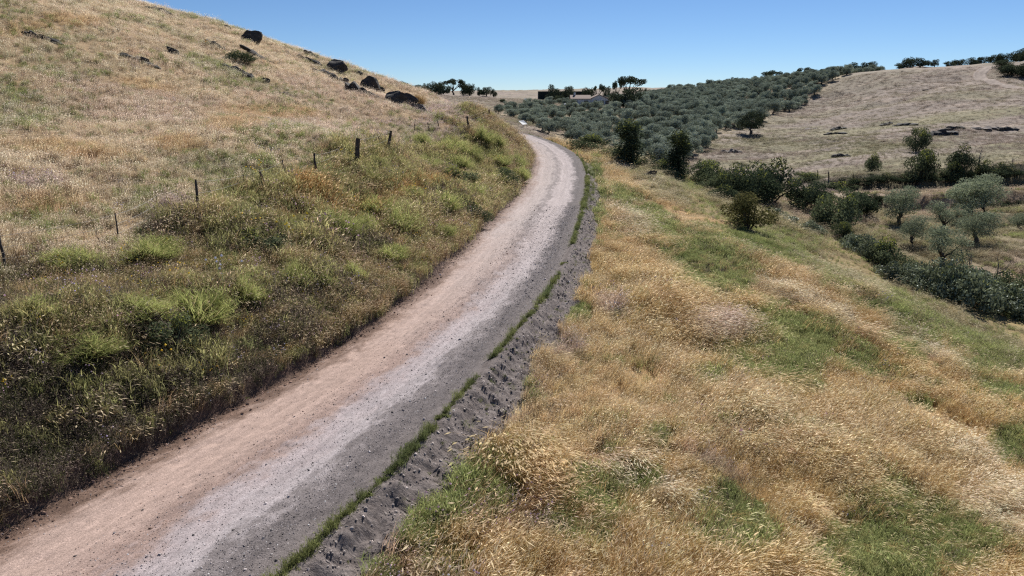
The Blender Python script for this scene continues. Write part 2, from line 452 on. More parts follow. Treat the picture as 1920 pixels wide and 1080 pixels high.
class MB:
    """collects vertices, faces and per-vertex floats for one mesh"""
    def __init__(s): s.v = []; s.f = []; s.n = 0; s.a = {}
    def add(s, v, f, **at_):
        v = np.asarray(v, float).reshape(-1, 3)
        s.v.append(v)
        for q in f: s.f.append(tuple(i + s.n for i in q))
        s.n += len(v)
        for k, x in at_.items():
            s.a.setdefault(k, []).append(np.broadcast_to(np.asarray(x, float), (len(v),)))
    def mesh(s, name, mat, smooth=False):
        me = bpy.data.meshes.new(name)
        V = np.concatenate(s.v) if s.v else np.zeros((0, 3))
        me.from_pydata(V.tolist(), [], s.f)
        for k, x in s.a.items():
            at_ = me.attributes.new(k, 'FLOAT', 'POINT'); at_.data.foreach_set('value', np.concatenate(x).astype(np.float32))
        if mat: me.materials.append(mat)
        if smooth: me.polygons.foreach_set('use_smooth', np.ones(len(me.polygons), bool))
        me.update()
        return me
    def box(s, c, d, rz=0.0, **a):
        x, y, z = np.array(d) / 2
        V = np.array([(-x, -y, -z), (x, -y, -z), (x, y, -z), (-x, y, -z), (-x, -y, z), (x, -y, z), (x, y, z), (-x, y, z)])
        if rz:
            cc, ss = math.cos(rz), math.sin(rz); V = np.c_[V[:, 0] * cc - V[:, 1] * ss, V[:, 0] * ss + V[:, 1] * cc, V[:, 2]]
        s.add(V + np.array(c), [(0, 3, 2, 1), (4, 5, 6, 7), (0, 1, 5, 4), (1, 2, 6, 5), (2, 3, 7, 6), (3, 0, 4, 7)], **a)
    def tube(s, path, rad, seg=6, cap=True, **a):
        path = np.asarray(path, float); n = len(path)
        rad = np.broadcast_to(np.asarray(rad, float), (n,))
        V = []
        for i in range(n):
            t = path[min(i + 1, n - 1)] - path[max(i - 1, 0)]; t = t / (np.linalg.norm(t) + 1e-9)
            up = np.array([0, 0, 1.0]) if abs(t[2]) < 0.9 else np.array([1.0, 0, 0])
            e1 = np.cross(t, up); e1 /= np.linalg.norm(e1); e2 = np.cross(t, e1)
            for k in range(seg):
                w = 2 * math.pi * k / seg
                V.append(path[i] + rad[i] * (math.cos(w) * e1 + math.sin(w) * e2))
        F = [(i * seg + k, i * seg + (k + 1) % seg, (i + 1) * seg + (k + 1) % seg, (i + 1) * seg + k) for i in range(n - 1) for k in range(seg)]
        if cap:
            F.append(tuple(range(seg))[::-1]); F.append(tuple((n - 1) * seg + k for k in range(seg)))
        s.add(V, F, **a)

def link(name, me, parent=None, loc=None, rot=None, scl=None):
    o = bpy.data.objects.new(name, me); COL.objects.link(o)
    if parent is not None: o.parent = parent
    if loc is not None: o.location = [float(q) for q in loc]
    if rot is not None: o.rotation_euler = [float(q) for q in rot]
    if scl is not None: o.scale = [float(q) for q in scl]
    return o

def thing(o, label, cat, group=None):
    o['label'] = label; o['category'] = cat
    if group: o['group'] = group
    return o

def empty(name, loc, rz=0.0, scl=(1, 1, 1)):
    o = link(name, None, None, loc, (0, 0, rz), scl); o.empty_display_size = 0.3
    return o

# ------------------------------------------------------------------ vegetation map (what grows where)
class Patch:
    """an ellipse of ground, given by its middle and two half-axes seen in the photograph, kept as a patch of the hillside"""
    def __init__(s, u, v, ru, rv, tilt=0.0, near=0.0):
        c, D = hit(u, v, near); s.c = c[:2]; ru *= 1.12; rv *= 1.12
        ca, sa = math.cos(R(tilt)), math.sin(R(tilt))
        a = hit(u + ru * ca, v + ru * sa, near)[0][:2] - s.c; b = hit(u + rv * sa, v - rv * ca, near)[0][:2] - s.c
        la, lb = np.linalg.norm(a), np.linalg.norm(b)
        lim = 0.9 * D
        if la > lim: a *= lim / la
        if lb > lim: b *= lim / lb
        s.M = np.linalg.inv(np.array([a, b]).T + np.eye(2) * 1e-6)
    def w(s, x, y, edge=0.35):
        q = np.stack([x - s.c[0], y - s.c[1]]); k = np.tensordot(s.M, q, 1)
        r = np.hypot(k[0], k[1]) + 1.0 * (fbm(x * 0.8, y * 0.8, 77, 3) - 0.5)
        return 1 - sstep(1 - edge, 1 + edge * 0.5, r)

GREEN = [Patch(*p) for p in [(1320, 470, 85, 42, 30), (1225, 415, 75, 22, 40), (1500, 640, 105, 50, 20), (1610, 680, 50, 28, 10), (1430, 690, 95, 40, 15),
         (1330, 716, 26, 14), (1090, 960, 60, 60), (900, 935, 95, 45, -35), (800, 1010, 50, 40, -30), (1365, 985, 70, 55, 20), (1690, 1000, 110, 55, 15), (1620, 1060, 90, 40),
         (1905, 835, 40, 30), (1870, 735, 45, 16, 15), (1700, 575, 80, 16, 38), (1840, 640, 80, 18, 30), (1560, 520, 70, 10, 30), (1850, 680, 60, 14, 30),
         (1115, 345, 16, 45), (1170, 385, 45, 18, 45), (1080, 590, 30, 16), (1450, 450, 80, 22, 25), (1280, 345, 40, 8, 20), (1800, 1020, 80, 40), (1230, 830, 20, 12), (1195, 905, 40, 26), (1700, 930, 20, 10)]]
PALE = [Patch(*p) for p in [(1560, 600, 110, 18, 32), (1700, 640, 110, 20, 35), (1460, 555, 70, 14, 20), (1180, 900, 90, 26, 25), (1860, 960, 90, 40, 20), (1330, 620, 50, 22),
        (1900, 700, 60, 16, 30), (1230, 350, 60, 12, 35), (1170, 420, 40, 16, 45), (1800, 560, 60, 8, 30), (1520, 500, 90, 10, 30), (1790, 860, 60, 12, 20), (1340, 625, 45, 22)]]
LILAC = [Patch(*p) for p in [(1340, 615, 45, 24), (1140, 580, 28, 20), (1340, 880, 70, 12, 25), (1060, 655, 30, 16), (720, 255, 45, 10), (880, 205, 70, 9), (330, 390, 50, 12),
         (60, 345, 60, 14), (1230, 300, 40, 7, 20), (1000, 1000, 30, 20), (760, 235, 60, 8)]]
DARKG = [Patch(*p) for p in [(120, 470, 100, 45), (280, 450, 90, 45), (330, 640, 60, 40), (60, 760, 130, 110), (200, 800, 160, 60, -25), (560, 560, 120, 40), (640, 460, 80, 28),
         (820, 375, 45, 18), (520, 640, 90, 30, -30), (450, 450, 60, 25), (360, 730, 90, 35, -30), (20, 900, 90, 60)]]
LGREEN = [Patch(*p) for p in [(70, 230, 80, 18, -10), (130, 620, 160, 45), (440, 520, 60, 60), (580, 500, 60, 40), (640, 415, 80, 35), (760, 410, 60, 30), (300, 720, 130, 40, -20), (690, 345, 90, 25), (900, 360, 60, 30),
          (540, 205, 50, 14), (1120, 240, 1, 1), (880, 300, 60, 50), (700, 330, 70, 20), (420, 155, 30, 8), (215, 35, 30, 8), (480, 130, 30, 6), (540, 295, 80, 20), (300, 345, 60, 16), (120, 420, 90, 20), (860, 215, 100, 10), (640, 260, 140, 16)]]
ORANGE = [Patch(*p) for p in [(130, 285, 130, 16, 8), (280, 165, 60, 10, 10), (620, 280, 40, 12), (500, 215, 90, 14), (320, 270, 60, 14, 10), (90, 390, 90, 14), (590, 380, 60, 30, 40), (800, 355, 70, 14), (690, 400, 40, 16), (100, 40, 100, 12), (440, 230, 60, 10)]]

def pmax(ps, x, y, edge=0.35):
    w = np.zeros_like(x)
    for p in ps: w = np.maximum(w, p.w(x, y, edge))
    return w

def zones(x, y):
    """weights of the kinds of ground at x, y"""
    D = np.hypot(x, y)
    on = (y > -38) & (y < 128)
    dl = np.where(on, (xl(y) - x) * cosh_(y), np.where(x < xl(y), 50, -50))
    dr = np.where(on, (x - xr(y)) * cosh_(y), np.where(x < xl(y), -50, 50))
    far = sstep(82, 102, y - 0.25 * (x - 40) * (x > 40)) * (dr > 0)
    far = np.maximum(far, sstep(128, 150, y))
    return dl, dr, D, far

C = lambda *c: np.array(c)
_CR = np.array([hit(u, v)[0][:2] for u, v in [(1920, 735), (1780, 650), (1640, 568), (1520, 506), (1400, 446), (1250, 380), (1150, 320)]])
_CR = _CR[np.argsort(_CR[:, 1])]; _CRY = _CR[:, 1]; _CRX = _CR[:, 0]
def terrace_w(x, y): return sstep(0, 4, (x - 30) * .6 + (y - 58) * .8) * sstep(24, 30, x)
def gully_w(x, y):                    # beyond the crest of the slope below the road
    return sstep(-.5, 2.5, x - np.interp(y, _CRY, _CRX) + 2.5 * (fbm(x / 3, y / 3, 87, 2) - .5))
def groundcol(x, y):
    dl, dr, D, far = zones(x, y)
    n = fbm(x / 5, y / 5, 51, 3); n2 = fbm(x / 18, y / 9, 52, 3)
    col = np.empty((len(x), 3))
    left = C(.25, .18, .11); right = C(.26, .17, .085); fr = C(.222, .186, .160)
    col[:] = np.where((dl > 0)[:, None], left, right)
    bank = ((dl > 0) & (dl < 6.5) & (y < 100))
    col[bank] = C(.115, .085, .062)
    col[(dr > 0) & (dr < 2.6) & (y < 70)] = C(.13, .105, .085)
    g = np.maximum(pmax(GREEN, x, y), 0.6 * pmax(LGREEN, x, y))
    col = col * (1 - g[:, None]) + C(.085, .095, .04) * g[:, None]
    gul = (dr > 0) * (1 - far) * gully_w(x, y)
    col = col * (1 - 0.5 * gul[:, None]) + C(.17, .16, .08) * 0.5 * gul[:, None]
    te = terrace_w(x, y) * (dr > 0)
    tc = C(.24, .185, .135) * (.7 + .6 * n[:, None]); gt = sstep(.50, .66, n2)[:, None] * .5
    tc = tc * (1 - gt) + C(.15, .15, .07) * gt
    col = col * (1 - te[:, None]) + tc * te[:, None]
    fc = fr * (0.8 + 0.5 * n[:, None])
    gg = sstep(0.42, 0.62, n2) * 0.75 * (1 - 0.6 * sstep(150, 240, y))
    fc = fc * (1 - gg[:, None]) + C(.19, .18, .105) * gg[:, None]
    grove = grove_w(x, y)
    fc = fc * (1 - grove[:, None]) + C(.27, .225, .165) * grove[:, None]
    # far country
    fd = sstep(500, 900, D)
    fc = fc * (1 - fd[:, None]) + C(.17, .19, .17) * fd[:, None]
    tr = track_w(x, y)
    fc = fc * (1 - tr[:, None]) + C(.21, .155, .125) * tr[:, None]
    return col * (1 - far[:, None]) + fc * far[:, None]

# grove outline on the ground (seen from above, x y metres)
_GP = np.array([at(*p)[:2] for p in [(925, 212, 175), (985, 238, 140), (1060, 268, 112), (1140, 300, 100), (1230, 330, 98), (1290, 315, 120), (1345, 272, 160), (1440, 228, 200),
                                      (1540, 178, 250), (1640, 135, 285), (1660, 128, 330), (1480, 140, 345), (1300, 160, 345), (1215, 172, 345), (1180, 190, 262), (1080, 196, 240), (1000, 200, 220)]])
def inpoly(x, y, P):
    c = np.zeros(len(x), bool); j = len(P) - 1
    for i in range(len(P)):
        xi, yi = P[i]; xj, yj = P[j]
        c ^= ((yi > y) != (yj > y)) & (x < (xj - xi) * (y - yi) / (yj - yi + 1e-9) + xi); j = i
    return c
def grove_w(x, y): return inpoly(np.asarray(x, float), np.asarray(y, float), _GP).astype(float)
_TRK = np.array([hit(u, v, 150)[0][:2] for u, v in [(1919, 166), (1890, 162), (1862, 156), (1838, 148), (1833, 140), (1845, 131), (1862, 124)]])
def track_w(x, y):
    d = np.full(len(x), 1e9)
    for i in range(len(_TRK) - 1):
        a, b = _TRK[i], _TRK[i + 1]; ab = b - a
        t = np.clip(((x - a[0]) * ab[0] + (y - a[1]) * ab[1]) / (ab @ ab + 1e-9), 0, 1)
        d = np.minimum(d, np.hypot(x - a[0] - t * ab[0], y - a[1] - t * ab[1]))
    return 1 - sstep(1.2, 2.4, d)

# ------------------------------------------------------------------ ground sheet
def build_ground():
    ny, nx = GZ.shape
    V = np.c_[_gx.ravel(), _gy.ravel(), GZ.ravel()]
    I = np.arange(ny * nx).reshape(ny, nx)
    F = np.stack([I[:-1, :-1], I[:-1, 1:], I[1:, 1:], I[1:, :-1]], -1).reshape(-1, 4)
    me = bpy.data.meshes.new('ground')
    me.vertices.add(len(V)); me.vertices.foreach_set('co', V.ravel())
    me.loops.add(F.size); me.loops.foreach_set('vertex_index', F.ravel().astype(np.int32))
    me.polygons.add(len(F)); me.polygons.foreach_set('loop_start', np.arange(0, F.size, 4, dtype=np.int32))
    me.update(calc_edges=True)
    me.polygons.foreach_set('use_smooth', np.ones(len(F), bool))
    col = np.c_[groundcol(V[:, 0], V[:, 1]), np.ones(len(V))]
    a = me.attributes.new('gcol', 'FLOAT_COLOR', 'POINT'); a.data.foreach_set('color', col.astype(np.float32).ravel())
    f = me.attributes.new('farw', 'FLOAT', 'POINT'); f.data.foreach_set('value', sstep(70, 130, V[:, 1]).astype(np.float32))
    me.materials.append(M['ground'])
    o = link('ground', me); o['kind'] = 'structure'
build_ground()

def strip_mesh(name, mat, Y, Dn, fn):
    """grid along the road: rows Y, columns Dn (metres), fn(y, d) -> x, z"""
    yy, dd = np.meshgrid(Y, Dn, indexing='ij')
    x, z = fn(yy, dd)
    V = np.c_[x.ravel(), yy.ravel(), z.ravel()]
    n, m = len(Y), len(Dn); I = np.arange(n * m).reshape(n, m)
    F = np.stack([I[:-1, :-1], I[:-1, 1:], I[1:, 1:], I[1:, :-1]], -1).reshape(-1, 4)
    me = bpy.data.meshes.new(name); me.from_pydata(V.tolist(), [], F.tolist())
    uv = me.uv_layers.new(name='UVMap')
    lv = np.empty(len(me.loops), np.int32); me.loops.foreach_get('vertex_index', lv)
    UV = np.c_[dd.ravel(), yy.ravel()]
    uv.data.foreach_set('uv', UV[lv].astype(np.float32).ravel())
    me.polygons.foreach_set('use_smooth', np.ones(len(F), bool))
    me.materials.append(mat); me.update()
    return me

ROWS = [-6.0]
while ROWS[-1] < 116: ROWS.append(ROWS[-1] + max(0.055, 0.0042 * ROWS[-1]))
ROWS = np.array(ROWS)

def road_z(y, d, w):
    """surface of the track, d metres from its left edge, w its width"""
    z = zroad(y).copy()
    t = d / w
    wv = .035 * (fbm(y * .18, y * 0, 66, 2) - .5) * 2
    z = z - 0.06 * np.exp(-((t - 0.25 + wv) / 0.075) ** 2) - 0.055 * np.exp(-((t - 0.64 + wv) / 0.075) ** 2)
    z = z - .03 * sstep(.60, .72, fbm(d * 2.2, y * .9, 67, 3))
    z = z + 0.045 * np.exp(-((t - 0.45 + wv) / 0.07) ** 2)
    rough = 0.25 + 0.9 * np.exp(-(d / 0.45) ** 2) + 0.7 * sstep(0.70, 0.8, t) + 0.5 * np.exp(-((t - 0.46) / 0.1) ** 2)
    z = z + 0.05 * rough * (fbm(d * 5, y * 4, 61, 3) - 0.5) + 0.035 * (fbm(d * 0.9, y * 0.35, 62, 2) - 0.5)
    # earth cut on the uphill side
    edge = 0.16 * (fbm(y * 1.3, y * 0, 63, 3) - 0.5)
    e = -(d + edge)
    z = z + (0.24 + 0.10 * (1 - sstep(12, 26, y)))  * sstep(-0.02, 0.16, e) * (0.75 + 0.6 * fbm(y * 0.8, y * 0 + 3, 64, 3)) + 0.05 * (fbm(d * 9, y * 7, 65, 3) - 0.5) * sstep(-0.3, 0.1, e)
    return z

def build_road():
    Dn = np.r_[np.linspace(-0.42, 0.5, 26), np.linspace(0.56, 4.95, 78)]
    def fn(y, d):
        c = cosh_(y); w = (xr(y) - xl(y)) * c
        dd = np.where(d > 0.5, 0.5 + (d - 0.5) * (w + 0.12 - 0.5) / 4.45, d)
        return xl(y) + dd / c, road_z(y, dd, w)
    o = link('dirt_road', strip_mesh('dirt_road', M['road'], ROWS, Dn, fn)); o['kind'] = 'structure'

def berm_z(y, d):
    z = zroad(y) + 0.02 - 0.48 * np.clip(d - 0.25, 0, None) * (1 - 0.35 * sstep(1.2, 2.2, d))
    z = z + (0.13 + .10 * (fbm(y * .9, y * 0, 74, 2) - .3)) * np.exp(-((d - 0.38) / 0.22) ** 2)
    amp = 0.33 * sstep(0.15, 0.55, d)
    cl = fbm(d * 2.2, y * 2.6, 71, 4, 0.6)
    z = z + amp * (np.abs(cl - 0.5) * 1.6 - 0.2) + 0.10 * sstep(0.2, 0.5, d) * (fbm(d * 8, y * 8, 72, 3) - 0.5)
    z = z - 0.45 * sstep(1.15, 1.7, d + 0.5 * (fbm(y * 0.6, y * 0, 73, 3) - 0.5))
    return z

def build_berm():
    Dn = np.linspace(0.05, 2.1, 58)
    def fn(y, d):
        return xr(y) + d / cosh_(y), berm_z(y, d)
    rows = ROWS[(ROWS > -4) & (ROWS < 60)]
    o = link('gravel_verge', strip_mesh('gravel_verge', M['berm'], rows, Dn, fn)); o['kind'] = 'structure'
build_road()
build_berm()

def build_track():
    # two wheel ruts curving up the far pasture
    P = [_TRK[0]]
    for a, b in zip(_TRK[:-1], _TRK[1:]):
        for t in np.linspace(0, 1, max(2, int(np.hypot(*(b - a)) / 1.5)))[1:]: P.append(a + (b - a) * t)
    P = np.array(P); k = np.ones(7) / 7
    P = np.stack([np.convolve(np.pad(P[:, c], 3, mode='edge'), k, 'valid') for c in (0, 1)], 1)
    T = np.gradient(P, axis=0); T /= np.linalg.norm(T, axis=1, keepdims=True); Nn = np.c_[-T[:, 1], T[:, 0]]
    off = np.linspace(-1.9, 1.9, 13); n, m = len(P), len(off)
    X = P[:, None, :] + Nn[:, None, :] * off[None, :, None]
    Z = hz(X[..., 0].ravel(), X[..., 1].ravel()).reshape(n, m) + .16 - .12 * np.exp(-((np.abs(off) - .85) / .4) ** 2)[None] - .2 * (np.abs(off) > 1.7)[None]
    V = np.c_[X.reshape(-1, 2), Z.ravel()]; I = np.arange(n * m).reshape(n, m)
    F = np.stack([I[:-1, :-1], I[:-1, 1:], I[1:, 1:], I[1:, :-1]], -1).reshape(-1, 4)
    me = bpy.data.meshes.new('farm_track'); me.from_pydata(V.tolist(), [], F.tolist()); me.polygons.foreach_set('use_smooth', np.ones(len(F), bool))
    me.materials.append(M['track']); me.update()
    o = link('farm_track', me); o['kind'] = 'structure'
build_track()

# ------------------------------------------------------------------ grass tufts
def ribbon(mb, base, az, h, w, bend, rv, head=0.0, hl=0.0, hw=0.0, twist=0.0):
    """one curved blade, with an optional seed head at its tip"""
    d = np.array([math.cos(az), math.sin(az), 0.0]); s = np.array([-math.sin(az + twist), math.cos(az + twist), 0.0])
    P = []
    for t in (0.0, 0.5, 1.0):
        P.append(np.asarray(base) + d * bend * h * t * t + np.array([0, 0, h * (t - 0.35 * min(bend, 1.2) * t * t)]))
    V = [P[0] - s * w / 2, P[0] + s * w / 2, P[1] - s * w * .42, P[1] + s * w * .42, P[2]]
    mb.add(V, [(0, 1, 3, 2), (2, 3, 4)], head=0.0, rv=rv)
    if head:
        t = P[2] - P[1]; t /= np.linalg.norm(t); t = t + d * 0.5 - np.array([0, 0, 0.35]) * min(1, bend * 2); t /= np.linalg.norm(t)
        n = np.cross(t, [0.3, 0.2, 1.0]); n /= np.linalg.norm(n)
        m = P[2] + t * hl * 0.45; e = P[2] + t * hl
        mb.add([P[2], m - n * hw / 2, e, m + n * hw / 2], [(0, 1, 2, 3)], head=1.0, rv=rv)

def tuft(kind, seed):
    r = np.random.default_rng(seed); mb = MB(); U = r.uniform
    if kind == 'gold':
        for _ in range(30):
            q = r.normal(0, 0.10, 2)
            ribbon(mb, (*q, 0), r.normal(0, 0.7), U(.34, .66), U(.007, .012), U(.15, .55), U(0, 1), r.random() < .45, U(.07, .13), U(.009, .016), r.normal(0, .8))
    elif kind == 'pale':
        for _ in range(26):
            q = r.normal(0, 0.11, 2)
            ribbon(mb, (*q, 0), r.normal(0, 0.45), U(.45, .8), U(.007, .012), U(.6, 1.2), U(0, 1), r.random() < .8, U(.09, .17), U(.016, .03), r.normal(0, .8))
    elif kind == 'short':
        for _ in range(28):
            q = r.normal(0, 0.11, 2)
            ribbon(mb, (*q, 0), r.normal(0, 0.9), U(.18, .42), U(.007, .013), U(.1, .6), U(0, 1), r.random() < .5, U(.06, .11), U(.010, .018), r.normal(0, .8))
    elif kind == 'green':
        for _ in range(34):
            q = r.normal(0, 0.10, 2); az = U(0, 6.28); h = U(.22, .46)
            ribbon(mb, (*q, 0), az, h, U(.008, .014), U(.05, .35), U(0, 1), 0, 0, 0, r.normal(0, 1))
            for k in range(2):
                z = h * U(.35, .8)
                ribbon(mb, (*q, z), U(0, 6.28), U(.08, .16), U(.008, .014), U(.4, 1.2), U(.3, 1), 0, 0, 0, r.normal(0, 1))
    elif kind == 'weed':
        for _ in range(22):
            q = r.normal(0, 0.13, 2); az = U(0, 6.28); h = U(.12, .42); b = U(.1, .7)
            ribbon(mb, (*q, 0), az, h, U(.006, .013), b, U(0, 1), r.random() < .25, .05, .022, r.normal(0, 1))
            for k in range(3):
                t = U(.3, .9); z = h * t; p = q + np.array([math.cos(az), math.sin(az)]) * b * h * t * t
                ribbon(mb, (*p, z * .9), U(0, 6.28), U(.06, .17), U(.005, .012), U(.3, 1.4), U(0, 1), r.random() < .2, .04, .025, r.normal(0, 1))
    elif kind == 'leafy':
        for _ in range(30):
            q = r.normal(0, 0.075, 2)
            ribbon(mb, (*q, 0), U(0, 6.28), U(.07, .21), U(.016, .034), U(.3, 1.3), U(0, 1), 0, 0, 0, r.normal(0, 1))
    elif kind == 'flower':
        for _ in range(9):
            q = r.normal(0, 0.12, 2); az = U(0, 6.28); h = U(.3, .6); b = U(.05, .3)
            ribbon(mb, (*q, 0), az, h, .009, b, U(0, .6))
            c = np.array([q[0] + math.cos(az) * b * h, q[1] + math.sin(az) * b * h, h * (1 - .35 * b)]); k = U(.014, .024)
            mb.add(c + k * np.array([(1, 0, 0), (0, 1, 0), (-1, 0, 0), (0, -1, 0), (0, 0, 1.1), (0, 0, -.6)]),
                   [(0, 1, 4), (1, 2, 4), (2, 3, 4), (3, 0, 4), (1, 0, 5), (2, 1, 5), (3, 2, 5), (0, 3, 5)], head=1.0, rv=U(.4, 1))
    return mb.mesh('tuft_' + kind, M['grass'])

def proto_collection(name, meshes):
    c = bpy.data.collections.new(name)
    for i, me in enumerate(meshes):
        c.objects.link(bpy.data.objects.new('%s_%02d' % (name, i), me))
    return c

KINDS = ['gold', 'pale', 'short', 'green', 'weed', 'leafy', 'flower']; NV = 4
GRASS_PROTOS = proto_collection('tuft', [tuft(k, 100 + 10 * i + j) for i, k in enumerate(KINDS) for j in range(NV)])

def gn_scatter(name, coll):
    ng = bpy.data.node_groups.new(name, 'GeometryNodeTree')
    ng.interface.new_socket('Geometry', in_out='INPUT', socket_type='NodeSocketGeometry')
    ng.interface.new_socket('Geometry', in_out='OUTPUT', socket_type='NodeSocketGeometry')
    N = ng.nodes.new; L = ng.links.new
    gi = N('NodeGroupInput'); go = N('NodeGroupOutput'); ip = N('GeometryNodeInstanceOnPoints')
    ci = N('GeometryNodeCollectionInfo'); ci.inputs['Collection'].default_value = coll
    ci.inputs['Separate Children'].default_value = True; ci.inputs['Reset Children'].default_value = True
    def na(n, t):
        q = N('GeometryNodeInputNamedAttribute'); q.data_type = t; q.inputs['Name'].default_value = n
        return q.outputs['Attribute']
    e2r = N('FunctionNodeEulerToRotation')
    L(gi.outputs[0], ip.inputs['Points']); L(ci.outputs[0], ip.inputs['Instance'])
    ip.inputs['Pick Instance'].default_value = True
    L(na('idx', 'INT'), ip.inputs['Instance Index']); L(na('rot', 'FLOAT_VECTOR'), e2r.inputs[0]); L(e2r.outputs[0], ip.inputs['Rotation'])
    L(na('scl', 'FLOAT_VECTOR'), ip.inputs['Scale']); L(ip.outputs[0], go.inputs[0])
    return ng

def scatter_object(name, P, idx, rot, scl, ng, label, cat, col=None, hcol=None):
    me = bpy.data.meshes.new(name)
    n = len(P); me.vertices.add(n); me.vertices.foreach_set('co', P.astype(np.float32).ravel())
    def put(k, t, f, v):
        a = me.attributes.new(k, t, 'POINT'); a.data.foreach_set(f, v)
    put('idx', 'INT', 'value', idx.astype(np.int32)); put('rot', 'FLOAT_VECTOR', 'vector', rot.astype(np.float32).ravel())
    put('scl', 'FLOAT_VECTOR', 'vector', scl.astype(np.float32).ravel())
    for k, c in (('col', col), ('hcol', hcol)):
        if c is not None: put(k, 'FLOAT_COLOR', 'color', np.c_[c, np.ones(n)].astype(np.float32).ravel())
    me.update()
    o = link(name, me); o.modifiers.new('scatter', 'NODES').node_group = ng
    o['kind'] = 'stuff'; o['label'] = label; o['category'] = cat
    return o

def sample_points():
    out = []
    rings = [(4, 9, 85), (9, 14, 85), (14, 22, 60), (22, 35, 36), (35, 50, 21), (50, 75, 12), (75, 110, 6.5), (110, 170, 2.6), (170, 300, 0.8)]
    for (a, b, rho) in rings:
        n = int(rho * 0.5 * (b * b - a * a) * (2 * 0.86))
        r = np.sqrt(RNG.uniform(a * a, b * b, n)); th = RNG.uniform(-0.86, 0.86, n)
        out.append(np.c_[r * np.sin(th), r * np.cos(th) + 0.0])
    # the weedy bank close to the camera is dense
    m = 16000; yy = RNG.uniform(3, 24, m); dd = RNG.uniform(.05, 7, m)
    out.append(np.c_[xl(yy) - dd / cosh_(yy), yy])
    return np.concatenate(out)

def pick(p, opts):
    """rows of probabilities -> index of the option chosen"""
    c = np.cumsum(np.stack(opts, 1), 1); c /= c[:, -1:]
    return (p[:, None] > c).sum(1)

